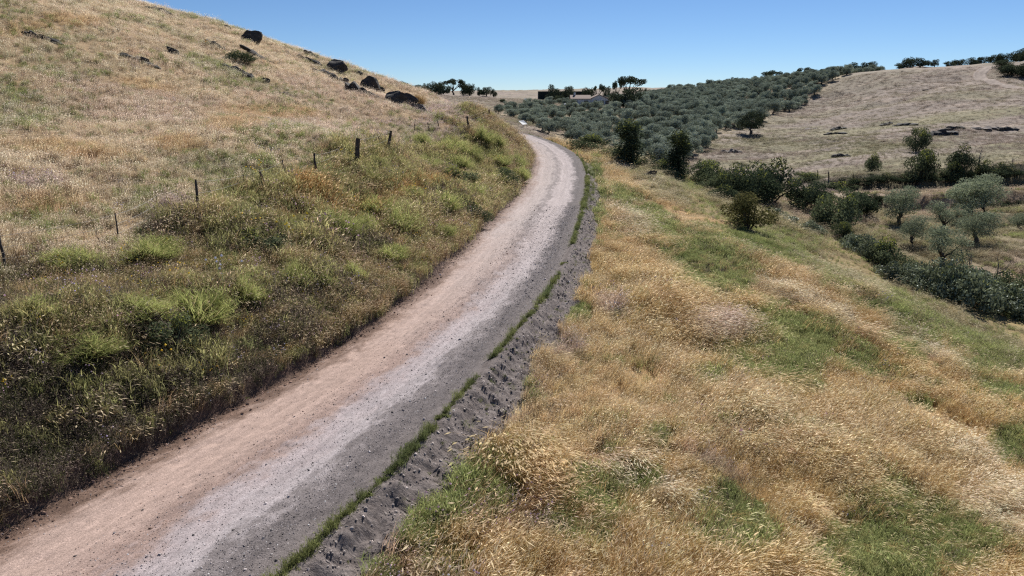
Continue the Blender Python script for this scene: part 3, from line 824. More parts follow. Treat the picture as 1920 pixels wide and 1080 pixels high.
def build_grass():
    P = sample_points(); x, y = P[:, 0], P[:, 1]
    dl, dr, D, far = zones(x, y)
    wob = 0.35 * (fbm(y * 0.7, x * 0.7, 81, 3) - 0.5)
    keep = (dl > 0.05 + 0.6 * wob ) | (dr > 1.15 + 2.6 * wob)
    keep &= ~((far > .5) & (track_w(x, y) > .4))
    x, y, dl, dr, D, far = (q[keep] for q in (x, y, dl, dr, D, far)); n = len(x)
    z = hz(x, y) - 0.02
    lip = (dl > 0) & (dl < .45) & (y < 100); z[lip] = np.maximum(z[lip], road_z(y[lip], -dl[lip], y[lip] * 0 + 4.8) - .03)
    sp = (dr > 0) & (dr < 2.05) & (y < 58); z[sp] = np.maximum(z[sp], berm_z(y[sp], dr[sp]) - .03)
    nA = fbm(x / 2.2, y / 2.2, 82, 3); nB = fbm(x / 7, y / 7, 83, 3); nC = fbm(x / 0.8, y / 0.8, 84, 2); nD = fbm(x / 16, y / 8, 85, 3)
    g = pmax(GREEN, x, y, .42); pa = pmax(PALE, x, y); li = pmax(LILAC, x, y, .5); dk = pmax(DARKG, x, y, .5); lg = pmax(LGREEN, x, y, .5); og = pmax(ORANGE, x, y, .5)
    bank = (dl > 0) & (dl < 6.3 + 4 * (nB - .5) + 3 * (nA - .5) + RNG.normal(0, .35, n)) & (y < 100)
    hill = (dl > 0) & ~bank & (far < .5)
    slope = (dr > 0) & (far < .5)
    gul = slope * gully_w(x, y)
    near_bank = bank * (1 - sstep(14, 20, y))
    zero = np.zeros(n)
    #            gold  pale  short green weed leafy flower
    w = [zero.copy() for _ in KINDS]
    nE = fbm(x / 1.5, y / 1.1, 95, 3); nF = fbm(x / 2.6, y / 1.9, 96, 3)
    w[0] += slope * (1 - .80 * g) * (1 - pa) * (1 - .6 * gul) + bank * (.30 + .8 * og) * (1 - .8 * dk) * (1 - .7 * near_bank) + hill * (.15 + .25 * og) + .08 * far
    w[1] += slope * (.05 + 1.6 * pa + 1.3 * sstep(.55, .68, nE)) * (1 - .7 * g) + hill * .07 + bank * .05
    w[2] += hill * .9 + far * 1 + gul * .5 + bank * .2 * sstep(20, 40, y)
    w[3] += slope * (g * 3.2 + .10 * sstep(.55, .7, nA) + .8 * sstep(.62, .72, nF)) + bank * (.30 + 1.5 * lg) * (1 - .78 * near_bank) + hill * (.03 + .45 * lg + .25 * sstep(.56, .7, nB)) + gul * .30 * (1 - slope * terrace_w(x, y))
    w[4] += bank * (.28 + 1.5 * dk + 1.5 * near_bank) + slope * (.07 * sstep(.5, .7, nC) + .6 * sstep(.58, .70, fbm(x / 1.9, y / 1.4, 97, 3)) + .35 * g) + hill * .05
    w[5] += bank * .05
    w[6] += slope * (.004 + .16 * li) + hill * (.006 + .2 * li) + bank * .02
    k = pick(RNG.random(n), w)
    # colours: stems and heads
    c = np.empty((n, 3)); h = np.empty((n, 3))
    def put(mask, a, b): c[mask] = a; h[mask] = b
    put(slope, C(.56, .405, .200), C(.82, .67, .43))
    put(hill, C(.60, .485, .345), C(.84, .72, .56))
    put(bank, C(.36, .255, .14), C(.60, .48, .33))
    put(far > .5, C(.272, .226, .190), C(.43, .37, .33))
    def blend(wt, a, b):
        wt = np.clip(wt, 0, 1)[:, None]
        c[:] = c * (1 - wt) + a * wt; h[:] = h * (1 - wt) + b * wt
    blend(hill * sstep(.5, .72, nB) * .6, C(.33, .325, .215), C(.66, .63, .50))          # greyer green sward
    blend(hill * sstep(.52, .7, nD) * .5, C(.52, .40, .33), C(.80, .66, .58))           # rosy seed heads
    blend(hill * og * .6, C(.50, .325, .15), C(.74, .54, .30))
    blend(bank * og * .8, C(.38, .20, .07), C(.58, .38, .18))
    blend(slope * (pa * .9), C(.68, .56, .38), C(.86, .76, .60))
    blend(slope * sstep(.45, .68, nB) * (1 - pa) * .6, C(.46, .305, .14), C(.72, .545, .32))
    blend(slope * sstep(.6, .3, nD) * 0 + slope * (1 - sstep(.34, .52, nD)) * .75, C(.60, .46, .27), C(.82, .69, .48))
    blend(slope * sstep(22, 45, y) * .35, C(.62, .50, .32), C(.84, .74, .56))
    blend(gul * .8, C(.34, .31, .19), C(.56, .51, .36))
    te = slope * terrace_w(x, y)
    blend(te * .85, C(.42, .335, .25), C(.66, .55, .44)); blend(te * sstep(.50, .66, nD) * .6, C(.26, .25, .13), C(.44, .42, .25))
    blend((slope | hill) * li * .6, C(.46, .36, .33), C(.72, .58, .60))
    gb = far * sstep(.40, .58, nD) * (1 - .6 * sstep(150, 240, y)) * .75
    blend(gb, C(.215, .205, .12), C(.36, .34, .225))
    gk = k == 3
    gc = C(.155, .180, .070) * (1 - nA[:, None]) * 1.3 + C(.29, .30, .13) * nA[:, None] * 1.25
    c[gk] = gc[gk]; h[gk] = gc[gk]
    lk = gk & bank; c[lk] = c[lk] * C(1.25, 1.1, 1.2)
    wk = k == 4
    c[wk] = C(.155, .122, .105) * (0.5 + nC[wk][:, None]); h[wk] = C(.34, .28, .22)
    dw = wk & (RNG.random(n) < .35); c[dw] = C(.12, .125, .06); h[dw] = C(.22, .2, .1)
    c[k == 5] = C(.10, .14, .04); h[k == 5] = C(.10, .14, .04)
    fl = k == 6; u = RNG.random(n)
    c[fl] = C(.17, .18, .09)
    h[fl] = np.where((u[fl] < .25 * bank[fl] + .05)[:, None], C(.75, .60, .12), np.where((u[fl] < .7)[:, None], C(.62, .48, .56), C(.56, .52, .62)))
    j = RNG.normal(1, .13, n)[:, None] * (1 + RNG.normal(0, .03, (n, 3)))
    c = np.clip(c * j, .01, .95); h = np.clip(h * j, .01, .95)
    # size: clumps and furrows; wider, sparser tufts away from the road
    fur = fbm((x * .8 + y * .25) / 1.6, (y * .8 - x * .3) / 5.5, 86, 3)
    big = fbm(x / 4.5 + .2 * y, y / 3.2, 88, 3)
    sz = (0.52 + .75 * nA + 1.0 * (fur - .5) * slope + .7 * (big - .5) * slope) * RNG.normal(1, .16, n); sz = np.clip(sz, .25, 1.7); sz = np.where((k == 1) & ~slope, np.minimum(sz, .8), sz)
    sz *= np.where(bank, .8 + .4 * sstep(14, 30, y) + .35 * (lg > .5), 1) * np.where(hill, .85, 1) * np.where(gul > .5, .8, 1) * np.where(far > .5, .75 + .7 * (nB - .5), 1)
    sz *= np.where(wk & (near_bank > .5), .8, 1) * np.where(gk & slope, .95, 1) * np.where(bank & (dk > .4), 1.35, 1)
    wide = 0.95 + sstep(15, 45, D) * .45 + sstep(45, 110, D) * 1.1 + sstep(110, 260, D) * 2.4
    sc = np.stack([sz * wide, sz * wide, sz * (1 + .2 * sstep(60, 200, D))], 1)
    yaw = RNG.normal(-0.35, .45, n) + 2.2 * (fbm(x / 2.8, y / 2.8, 89, 2) - .5) + (k == 3) * RNG.uniform(-3, 3, n) + (k >= 4) * RNG.uniform(-3, 3, n)
    rot = np.stack([RNG.normal(0, .12, n), RNG.normal(0.06, .12, n), yaw], 1)
    idx = k * NV + RNG.integers(0, NV, n)
    Pt = np.stack([x, y, z], 1)
    gap = slope & (dr > 3.2) & (k != 3) & (fur < .42 + .12 * (nC - .5)) & (RNG.random(n) < .85)
    gap |= hill & (nC < .30) & (RNG.random(n) < .6)
    live = ~gap
    ng = gn_scatter('grass_scatter', GRASS_PROTOS)
    grove = grove_w(x, y) > .5
    parts = [('dry_grass', slope & (k != 3), 'tall golden dry grass covering the slope below the road', 'grass'),
             ('green_grass', slope & (k == 3), 'patches of soft green plants among the golden grass below the road', 'grass'),
             ('bank_weeds', bank, 'weeds and mixed grasses on the cut bank beside the road', 'weeds'),
             ('meadow_grass', hill, 'pale dry meadow grass on the hill above the fence', 'grass'),
             ('pasture_grass', (far > .5), 'short pinkish dry grass on the far hills', 'grass')]
    for name, m, lab, cat in parts:
        m = m & live
        scatter_object(name, Pt[m], idx[m], rot[m], sc[m], ng, lab, cat, c[m], h[m])
    # green strip along the downhill edge of the road
    m = 2300
    yy = 2 + 96 * RNG.random(m) ** 1.9; d = RNG.normal(0.20, .05, m) + .10 * (fbm(yy * .7, yy * 0, 94, 2) - .5)
    ok = (fbm(yy * .55, yy * 0, 91, 3) + .5 * (fbm(yy * 2, yy * 0, 92, 2) - .5) > .44) & (d > -.1); yy, d = yy[ok], d[ok]
    # a wider, greener verge further on, and scattered plants on the spoil
    m2 = 420; y2 = RNG.uniform(42, 74, m2); d2 = np.abs(RNG.normal(.1, .6, m2))
    m3 = 420; y3 = RNG.uniform(5, 55, m3) ; d3 = RNG.uniform(.4, 1.7, m3)
    yy = np.r_[yy, y2, y3]; d = np.r_[d, d2, d3]; n2 = len(yy)
    X = xr(yy) + d / cosh_(yy); Z = np.where(yy < 59, np.maximum(berm_z(yy, d), hz(X, yy)), hz(X, yy)) - .01
    kk = np.where(RNG.random(n2) < .75, 5, 3); kk[-m3:] = np.where(RNG.random(m3) < .5, 4, 5)
    tone = fbm(yy * 1.3, yy * 0, 93, 2)[:, None]
    cc = C(.070, .090, .042) * (1 - tone) * 1.3 + C(.21, .22, .085) * tone * 1.15
    cc = np.clip(cc * RNG.normal(1, .15, n2)[:, None], .01, .9)
    s = RNG.uniform(.3, .68, n2) * (1 + .35 * sstep(25, 60, yy)); s[-m3:] *= .6
    scatter_object('verge_plants', np.stack([X, yy, Z], 1), kk * NV + RNG.integers(0, NV, n2), np.stack([RNG.normal(0, .15, n2), RNG.normal(0, .15, n2), RNG.uniform(-3, 3, n2)], 1),
                   np.stack([s * 1.05, s * 1.05, s], 1), ng, 'narrow strip of low green plants along the edge of the road', 'plants', cc, cc)
build_grass()

# ------------------------------------------------------------------ loose stones
def stone_mesh(seed, sub=1, planes=7):
    r = np.random.default_rng(seed); bm = bmesh.new(); bmesh.ops.create_icosphere(bm, subdivisions=sub, radius=1)
    V = np.array([v.co[:] for v in bm.verts])
    for _ in range(planes):
        nrm = r.normal(0, 1, 3); nrm /= np.linalg.norm(nrm); k = r.uniform(.45, .85); dd = V @ nrm
        V = V - np.outer(np.maximum(dd - k, 0), nrm)
    V = V * (1 + r.normal(0, .05, (len(V), 1)))
    for v, q in zip(bm.verts, V): v.co = q
    me = bpy.data.meshes.new('stone'); bm.to_mesh(me); bm.free(); me.materials.append(M['stone'])
    return me

def build_stones():
    coll = proto_collection('pebble', [stone_mesh(300 + i) for i in range(5)]); ng = gn_scatter('stone_scatter', coll)
    n = 46000
    y = 3 + 42 * RNG.random(n) ** 1.7; w = (xr(y) - xl(y)) * cosh_(y)
    band = RNG.random(n)
    t = np.where(band < .50, RNG.normal(.86, .07, n), np.where(band < .76, RNG.normal(.62, .12, n), np.where(band < .85, RNG.normal(.45, .07, n), np.where(band < .95, np.abs(RNG.normal(0, .07, n)), RNG.uniform(0, 1, n)))))
    ok = (t > -.02) & (t < 1.02); y, t, w, band = y[ok], t[ok], w[ok], band[ok]; d = t * w; n = len(y)
    x = xl(y) + d / cosh_(y); z = road_z(y, d, w)
    s = .006 + .011 * RNG.random(n) ** 2.0 + .032 * (RNG.random(n) < .016) * RNG.random(n)
    s *= (1 + .5 * sstep(12, 35, y))
    red = ((t < .5) * RNG.random(n))[:, None] > .4
    base = np.where(red, C(.26, .17, .135), C(.27, .24, .235)) * RNG.lognormal(-.1, .6, n)[:, None]
    scatter_object('road_gravel', np.stack([x, y, z], 1), RNG.integers(0, 5, n), RNG.uniform(-3, 3, (n, 3)), np.stack([s, s, s * .75], 1), ng,
                   'loose gravel and pebbles scattered over the dirt road', 'gravel', np.clip(base, .03, .7))
    m = 14000
    y = 3 + 50 * RNG.random(m) ** 1.6; d = RNG.uniform(.3, 1.85, m)
    x = xr(y) + d / cosh_(y); z = berm_z(y, d) - .004
    s = (.010 + .038 * RNG.random(m) ** 3.5) * (1 + .3 * sstep(10, 40, y))
    base = C(.27, .235, .22) * RNG.lognormal(0, .35, m)[:, None]
    scatter_object('spoil_clods', np.stack([x, y, z], 1), RNG.integers(0, 5, m), RNG.uniform(-3, 3, (m, 3)), np.stack([s, s, s * .8], 1), ng,
                   'grey clods and stones on the loose spoil bank beside the road', 'stones', np.clip(base, .04, .7))
    m = 1500     # crumbled earth below the cut
    y = 3 + 60 * RNG.random(m) ** 1.6; d = np.abs(RNG.normal(.05, .22, m)); x = xl(y) + d / cosh_(y); w = (xr(y) - xl(y)) * cosh_(y)
    s = .012 + .045 * RNG.random(m) ** 2.5
    base = C(.20, .13, .10) * RNG.lognormal(0, .3, m)[:, None]
    scatter_object('earth_crumbs', np.stack([x, y, road_z(y, d, w)], 1), RNG.integers(0, 5, m), RNG.uniform(-3, 3, (m, 3)), np.stack([s, s, s * .8], 1), ng,
                   'crumbled reddish earth at the foot of the cut bank', 'earth', np.clip(base, .03, .6))
build_stones()

# ------------------------------------------------------------------ rocks
def rock_mesh(seed, mat, sub=3):
    r = np.random.default_rng(seed); bm = bmesh.new(); bmesh.ops.create_icosphere(bm, subdivisions=sub, radius=1)
    V = np.array([v.co[:] for v in bm.verts])
    # bedding planes lean one way, so the blocks look split along them
    for _ in range(16):
        nrm = r.normal(0, 1, 3) * np.array([1, .8, 1.1]); nrm /= np.linalg.norm(nrm); k = r.uniform(.42, .76); dd = V @ nrm
        V = V - np.outer(np.maximum(dd - k, 0) * .97, nrm)
    lay = np.sin((V[:, 2] * 9 + V[:, 0] * 2.5 + r.uniform(0, 6))) * .035
    V = V * (1 + lay + (fbm(V[:, 0] * 3 + 9, V[:, 1] * 3 + V[:, 2] * 2 + 5, seed, 3) - .5) * .28)[:, None]
    for v, q in zip(bm.verts, V): v.co = q
    me = bpy.data.meshes.new('rock'); bm.to_mesh(me); bm.free(); me.materials.append(mat)
    return me
def outcrop_mesh(seed, mat):
    r = np.random.default_rng(seed); bm = bmesh.new(); x = -.85
    while x < .9:
        w = r.uniform(.38, .62); t = bmesh.new(); src = rock_mesh(seed + int(100 * (x + 1)), mat, 2); t.from_mesh(src); bpy.data.meshes.remove(src)
        hgt = r.uniform(.65, 1.1) * (1 - .3 * abs(x)); M3 = np.array([w, r.uniform(.5, 1.0), hgt]); off = np.array([x + w * .4, r.normal(0, .15), r.uniform(-.25, .05)])
        vs_ = [bm.verts.new(np.array(v.co) * M3 + off) for v in t.verts]; t.verts.index_update()
        for f in t.faces: bm.faces.new([vs_[v.index] for v in f.verts])
        t.free(); x += w * r.uniform(.5, .8)
    me = bpy.data.meshes.new('rock'); bm.to_mesh(me); bm.free(); me.materials.append(mat)
    return me
ROCKS = [rock_mesh(400 + i, M['rock']) for i in range(7)]; PROCKS = [rock_mesh(450 + i, M['palerock']) for i in range(3)]
OUT = [outcrop_mesh(470 + 9 * i, M['rock']) for i in range(5)]; POUT = [outcrop_mesh(530 + 9 * i, M['palerock']) for i in range(2)]
LEFT_ROCKS = [  # middle in the photograph, width and height there, lean in degrees, label
    (295, 17, 34, 9, 18, 'flat dark rock on the skyline, highest up the left hill'),
    (425, 52, 13, 7, 15, 'tiny dark rock on the skyline left of the big ledge'),
    (473, 73, 44, 20, 20, 'dark ledge of rock on the skyline near the hilltop'),
    (400, 84, 32, 11, 18, 'small dark rock in the grass left of the hilltop ledge'),
    (487, 107, 62, 12, 33, 'long thin slanting slab of rock right of the hillside shrub'),
    (322, 95, 26, 12, 22, 'small slanting rock in dry grass, high on the left hill'),
    (258, 113, 58, 12, 20, 'long low rock buried in grass on the open left hill'),
    (72, 68, 48, 10, 18, 'leftmost low rock on the hill'),
    (440, 133, 54, 15, 14, 'broad dark rock below the hillside shrub'),
    (497, 153, 20, 9, 30, 'small wedge of rock below the broad dark rock'),
    (535, 176, 18, 7, 15, 'small dark stone lying lowest on the grass of the left hill'),
    (537, 98, 11, 5, 18, 'pebble sized dark rock between the hilltop ledge and the long row'),
    (572, 110, 38, 9, 18, 'low jagged rock just under the skyline'),
    (581, 101, 22, 8, 20, 'smooth rock standing on the skyline above the jagged one'),
    (626, 127, 40, 22, 25, 'big dark boulder breaking the skyline above the long rock rib'),
    (612, 140, 46, 16, 28, 'upper block of the long slanting rock rib'),
    (640, 153, 38, 14, 28, 'lower block of the long slanting rock rib'),
    (676, 171, 58, 18, 26, 'rounded dark outcrop at the foot of the rock rib'),
    (692, 162, 44, 30, 28, 'tall dark outcrop right of the rounded one'),
    (713, 171, 15, 18, 30, 'narrow dark rock leaning against the tall outcrop'),
    (674, 137, 15, 9, 20, 'little rock on the skyline right of the big boulder'),
    (736, 187, 40, 22, 8, 'dome shaped dark boulder at the right end of the outcrops'),
    (763, 190, 36, 22, 20, 'steep dark boulder beside the dome shaped one'),
    (790, 206, 34, 18, 25, 'pale broken rock below the golden grass clump')]
def put_rock(u, v, w, h, lean, label, i, mats, near=0.0, group='rocks on the hillside', depth=.75, rise=.85):
    if w > 2.3 * h: mats = POUT if mats is PROCKS else OUT
    c, D = hit(u, v + h * .30, near)
    sx = w * D / FPX / 2 * (1.25 if near < 60 else 1.0); sz = max(h * D / FPX * rise, .16)
    sl = float(hz(c[0] + .6, c[1]) - hz(c[0] - .6, c[1])) / 1.2
    o = link('rock', mats[i % len(mats)], None, (c[0], c[1] + sx * .2, c[2] + sz * .25), (0, R(lean) if lean else -math.atan(sl), 0.25 * math.sin(i * 2.1)), (sx * 1.08, max(sx * depth, .12), sz))
    thing(o, label, 'rock', group)
for i, (u, v, w, h, t, lab) in enumerate(LEFT_ROCKS):
    put_rock(u, v, w, h, t, lab, i, PROCKS if i == 23 else ROCKS, group='dark rocks on the left hill', depth=.5, rise=.95)
for i, (u, v, w, h, t, lab, pale) in enumerate([
    (1216, 331, 22, 22, 38, 'dark upright boulder on the slope edge below the tall gully trees', 0),
    (1188, 318, 34, 9, 25, 'low grey rocks above the upright boulder', 1),
    (1138, 298, 9, 8, 30, 'small dark stone on the dry slope right of the road bend', 0)]):
    put_rock(u, v, w, h, t, lab, i + 2, PROCKS if pale else ROCKS, group='boulders on the slope below the road')
for i, (u, v, w, h, lab, pale) in enumerate([
    (1571, 241, 30, 7, 'dark rock at the left end of the rock band on the far hill', 0), (1566, 250, 34, 6, 'dark rock just below the left end of the rock band', 0),
    (1575, 292, 30, 10, 'dark rock alone in grass below the rock band', 0), (1660, 233, 24, 8, 'small dark rock in the rock band above the round bush', 0),
    (1695, 233, 38, 8, 'dark rock right above the round bush on the far hill', 0), (1764, 250, 54, 14, 'largest dark rock of the band, right of the round bush', 0),
    (1792, 240, 32, 9, 'dark rock on the upper right of the largest one', 0), (1889, 242, 30, 10, 'pointed dark rock at the right end of the rock band', 0),
    (1850, 240, 50, 7, 'low pinkish ledge left of the pointed rock', 1), (1515, 242, 34, 5, 'low pinkish ledge at the far left of the rock band', 1),
    (1368, 283, 30, 9, 'broken rock on bare ground beside the grove edge', 1), (1735, 169, 12, 4, 'tiny dark rock in the middle of the upper pasture', 0)]):
    put_rock(u, v, w, h, 0, lab, i + 1, PROCKS if pale else ROCKS, 90, 'rocks on the far hill', .8, .75)

# ------------------------------------------------------------------ fences
def build_fence(name, spec, label, near=0.0, wires=(0.35, 0.65, 0.95), rw=0.004):
    """spec: foot u, v, top u, v in the photograph, radius in m, lean away"""
    root = None; tops = []
    for i, (u, v, ut, vt, rad) in enumerate(spec):
        p, D = hit(u, v, near)
        if root is None: root = empty(name, p); thing(root, label, 'fence')
        t = p + (at(ut, vt, D * .995) - p) * 1.22; r = np.random.default_rng(500 + i)
        mb = MB(); n = 5
        path = np.array([p + (t - p) * k / (n - 1) for k in range(n)]); path[0, 2] -= .25; path[1:-1] += r.normal(0, rad * .25, (n - 2, 3))
        mb.tube(path - np.array(p), rad * (1.15 - .25 * np.linspace(0, 1, n)) * r.uniform(.85, 1.15, n), 7)
        link('post', mb.mesh('post', M['post']), root, np.array(p) - np.array(root.location))
        tops.append((p, t))
    for k, f in enumerate(wires):
        mb = MB(); path = []
        for (p, t), (p2, t2) in zip(tops[:-1], tops[1:]):
            a = p + (t - p) * f; b = p2 + (t2 - p2) * f
            for s in np.linspace(0, 1, 5)[:-1]:
                q = a + (b - a) * s; q[2] -= .06 * 4 * s * (1 - s); path.append(q)
        path.append(tops[-1][0] + (tops[-1][1] - tops[-1][0]) * f)
        mb.tube(np.array(path) - np.array(root.location), rw, 4, False)
        link('wire', mb.mesh('wire', M['wire']), root)
build_fence('wire_fence', [(12, 512, 0, 452, .032), (224, 458, 217, 410, .02), (300, 412, 294, 374, .018), (374, 412, 368, 350, .04), (464, 362, 457, 333, .018), (503, 368, 489, 327, .05),
                           (541, 346, 531, 308, .02), (592, 342, 590, 297, .055), (636, 307, 634, 283, .02), (669, 318, 671, 270, .11), (727, 288, 732, 253, .075), (747, 283, 748, 262, .022),
                           (775, 256, 778, 229, .024), (805, 243, 802, 232, .03), (824, 240, 820, 227, .035), (881, 247, 877, 223, .09), (917, 216, 917, 207, .07)],
            'old wire fence with leaning dark wooden posts along the top of the bank')
build_fence('wire_fence', [(1450, 336, 1450, 327, .06), (1482, 336, 1483, 323, .07), (1511, 335, 1511, 326, .05), (1533, 335, 1533, 322, .07), (1554, 336, 1554, 324, .08), (1600, 337, 1600, 328, .05)],
            'far wire fence with thin dark posts above the gully thicket', 85, (.4, .8), .006)

# ------------------------------------------------------------------ trees and shrubs
def leaf_quads(mb, P, N, size, aspect, rv, young, r):
    n = len(P); t = np.cross(N, r.normal(0, 1, (n, 3))); t /= np.linalg.norm(t, axis=1, keepdims=True) + 1e-9
    b = np.cross(N, t); s = size[:, None]
    V = np.stack([P - t * s, P + b * s * aspect, P + t * s, P - b * s * aspect], 1).reshape(-1, 3)
    k = np.arange(n)[:, None] * 4 + np.arange(4)[None]
    mb.add(V, k.tolist(), rv=np.repeat(rv, 4), young=np.repeat(young, 4))

def crown_mesh(seed, mat, clumps, nleaf, size, aspect=.5, young=0.0, flat=.8, core=.25):
    r = np.random.default_rng(seed); mb = MB()
    c = np.array([q[:3] for q in clumps]); rad = np.array([q[3] for q in clumps])
    w = rad ** 2; ci = r.choice(len(c), nleaf, p=w / w.sum())
    d = r.normal(0, 1, (nleaf, 3)); d /= np.linalg.norm(d, axis=1, keepdims=True)
    rr = np.where(r.random(nleaf) < core, r.random(nleaf) ** .5, r.uniform(.8, 1.12, nleaf))
    P = c[ci] + d * (rad[ci] * rr)[:, None] * np.array([1, 1, flat])
    P[:, 2] = np.maximum(P[:, 2], .04)
    N = d + r.normal(0, .65, (nleaf, 3)); N /= np.linalg.norm(N, axis=1, keepdims=True)
    tone = r.random(len(c))[ci] * .45 + r.random(nleaf) * .55
    top = P[:, 2].max()
    yg = (r.random(nleaf) < young * sstep(.45, .95, P[:, 2] / top) * (r.random(len(c))[ci] > .4)).astype(float)
    leaf_quads(mb, P, N, size * r.uniform(.6, 1.3, nleaf), aspect, tone, yg, r)
    return mb.mesh('crown', mat), float(top), float(np.percentile(np.abs(P[:, :2]), 97) * 2)

def trunk_mesh(seed, h, rad, limbs, lean=.15, mat='bark', fork=.5):
    r = np.random.default_rng(seed); mb = MB()
    a = r.uniform(0, 6.28); top = np.array([math.cos(a) * lean * h, math.sin(a) * lean * h, h])
    n = 5; path = np.array([top * (k / (n - 1)) for k in range(n)]); path[1:-1] += r.normal(0, rad * .6, (n - 2, 3)); path[0] = (0, 0, -.3)
    mb.tube(path, rad * np.array([1.5, 1.1, .95, .85, .75]), 7)
    for (x, y, z) in limbs:
        e = np.array([x, y, z]); s = path[3] * r.uniform(.85, 1.0); m = (s + e) / 2 + r.normal(0, .12, 3) + np.array([0, 0, -.1])
        mb.tube([s, m, e], [rad * fork, rad * fork * .6, rad * .12], 5)
    return mb.mesh('trunk', M[mat], True)

def make_kind(kind, seed):
    r = np.random.default_rng(seed); U = r.uniform; cl = []; limbs = []
    if kind in ('olive', 'grove'):
        H = 4.4
        for _ in range(19):
            a = U(0, 6.28); q = 1.45 * math.sqrt(r.random()); cl.append((math.cos(a) * q, math.sin(a) * q, U(1.3, 3.8) - .1 * q, U(.5, .9)))
        limbs = [(c[0] * .8, c[1] * .8, c[2]) for c in cl[:5]]
        tm = trunk_mesh(seed, 1.35, .19, limbs, .25)
        cm, top, W = crown_mesh(seed, M['olive' if kind == 'olive' else 'grove'], cl, 5600 if kind == 'olive' else 3600, .085 if kind == 'olive' else .135, .38 if kind == 'olive' else .55, core=.3)
    elif kind == 'oak':
        for _ in range(17):
            a = U(0, 6.28); q = 2.6 * math.sqrt(r.random()); cl.append((math.cos(a) * q, math.sin(a) * q, 1.7 + U(0, 3.9) * (1 - (q / 3.4) ** 2), U(.8, 1.4)))
        limbs = [(c[0] * .8, c[1] * .8, c[2]) for c in cl[:6]]
        tm = trunk_mesh(seed, 2.2, .28, limbs, .1)
        cm, top, W = crown_mesh(seed, M['oak'], cl, 3200, .17, .6, core=.3)
    elif kind == 'round':      # dense crown reaching nearly to the ground
        for _ in range(18):
            a = U(0, 6.28); q = 2.3 * math.sqrt(r.random()); cl.append((math.cos(a) * q, math.sin(a) * q, .9 + U(0, 3.6) * (1 - (q / 2.9) ** 2), U(.7, 1.25)))
        tm = trunk_mesh(seed, 1.5, .26, [(c[0] * .7, c[1] * .7, c[2]) for c in cl[:6]], .08)
        cm, top, W = crown_mesh(seed, M['oak'], cl, 3000, .17, .6, core=.3)
    elif kind == 'open':       # open spreading crown with sky between the boughs
        for _ in range(11):
            a = U(0, 6.28); q = 3.1 * math.sqrt(r.random()); cl.append((math.cos(a) * q, math.sin(a) * q, 4.2 + U(0, 2.2) * (1 - (q / 3.8) ** 2), U(.6, 1.0)))
        limbs = [(c[0], c[1], c[2]) for c in cl]
        tm = trunk_mesh(seed, 2.8, .24, limbs, .12)
        cm, top, W = crown_mesh(seed, M['oak'], cl, 2200, .16, .6, core=.2)
    elif kind == 'column':     # tall dense tree, leafy to the ground
        for z in np.linspace(.6, 6.2, 22):
            a = U(0, 6.28); wd = 1.35 * (1 - .35 * abs(z - 3.6) / 3.2); cl.append((math.cos(a) * wd * U(.2, .85), math.sin(a) * wd * U(.2, .85), z, U(.55, .95)))
        tm = trunk_mesh(seed, 2.0, .2, [(c[0] * .6, c[1] * .6, c[2]) for c in cl[6::4]], .05)
        cm, top, W = crown_mesh(seed, M['dark'], cl, 5200, .12, .55, young=.22, flat=1.0, core=.35)
    elif kind in ('bush', 'hawthorn', 'darkbush'):
        for _ in range(16):
            a = U(0, 6.28); q = 1.05 * math.sqrt(r.random()); cl.append((math.cos(a) * q, math.sin(a) * q, .35 + U(0, 1.5) * (1 - (q / 1.25) ** 2), U(.30, .58)))
        mb = MB()
        for c in cl[:9]: mb.tube([(c[0] * .12, c[1] * .12, -.2), (c[0] * .5, c[1] * .5, c[2] * .5), (c[0] * .9, c[1] * .9, c[2])], [.05, .035, .012], 5)
        tm = mb.mesh('stem', M['bark'])
        mt = {'bush': 'shrub', 'hawthorn': 'hawthorn', 'darkbush': 'dark'}[kind]
        cm, top, W = crown_mesh(seed, M[mt], cl, 4200, .062, .5, young=.5 if kind == 'bush' else .25, core=.35)
    elif kind == 'bramble':
        for _ in range(20):
            a = U(0, 6.28); q = 1.3 * math.sqrt(r.random()); cl.append((math.cos(a) * q, math.sin(a) * q, .1 + U(0, .75) * (1 - (q / 1.5) ** 2), U(.25, .5)))
        mb = MB()
        for c in cl[:8]: mb.tube([(c[0] * .3, c[1] * .3, -.15), (c[0] * .6, c[1] * .6, c[2] * .8), (c[0], c[1], c[2])], [.025, .02, .008], 4)
        tm = mb.mesh('stem', M['bark'])
        cm, top, W = crown_mesh(seed, M['bramble'], cl, 4200, .06, .6, young=.12, core=.3)
    elif kind in ('broom', 'dryclump'):
        mb = MB(); n = 1500
        az = r.normal(r.uniform(0, 6.28), 1.5, n); out = r.random(n) ** .6; h = r.uniform(.42, 1.05, n) * (1 - .35 * out ** 2) * (.78 + .22 * np.sin(az * 3 + r.uniform(0, 6)))
        for i in range(n):
            d = np.array([math.cos(az[i]), math.sin(az[i])]); b = d * out[i]
            p0 = np.array([*(b * .12 + r.normal(0, .04, 2)), 0]); p1 = np.array([*(b * .42 + r.normal(0, .05, 2)), h[i] * .6]); p2 = np.array([*(b * .72 + r.normal(0, .07, 2)), h[i]])
            s = np.array([-d[1], d[0], 0]) * .006; a2 = r.uniform(0, 6.28); s = np.array([math.cos(a2), math.sin(a2), 0]) * .0065
            mb.add([p0 - s, p0 + s, p1 - s, p1 + s, p2], [(0, 1, 3, 2), (2, 3, 4)], rv=r.random(), young=float(r.random() < .16))
            e = p1 + (p2 - p1) * r.random() ; f = e + np.array([*(r.normal(0, .09, 2)), r.uniform(.05, .16)])
            mb.add([e - s, e + s, f], [(0, 1, 2)], rv=r.uniform(.3, 1), young=float(r.random() < .12))
        cm = mb.mesh('crown', M['broom' if kind == 'broom' else 'dryclump']); top, W = 1.05, 1.5
        mb = MB()
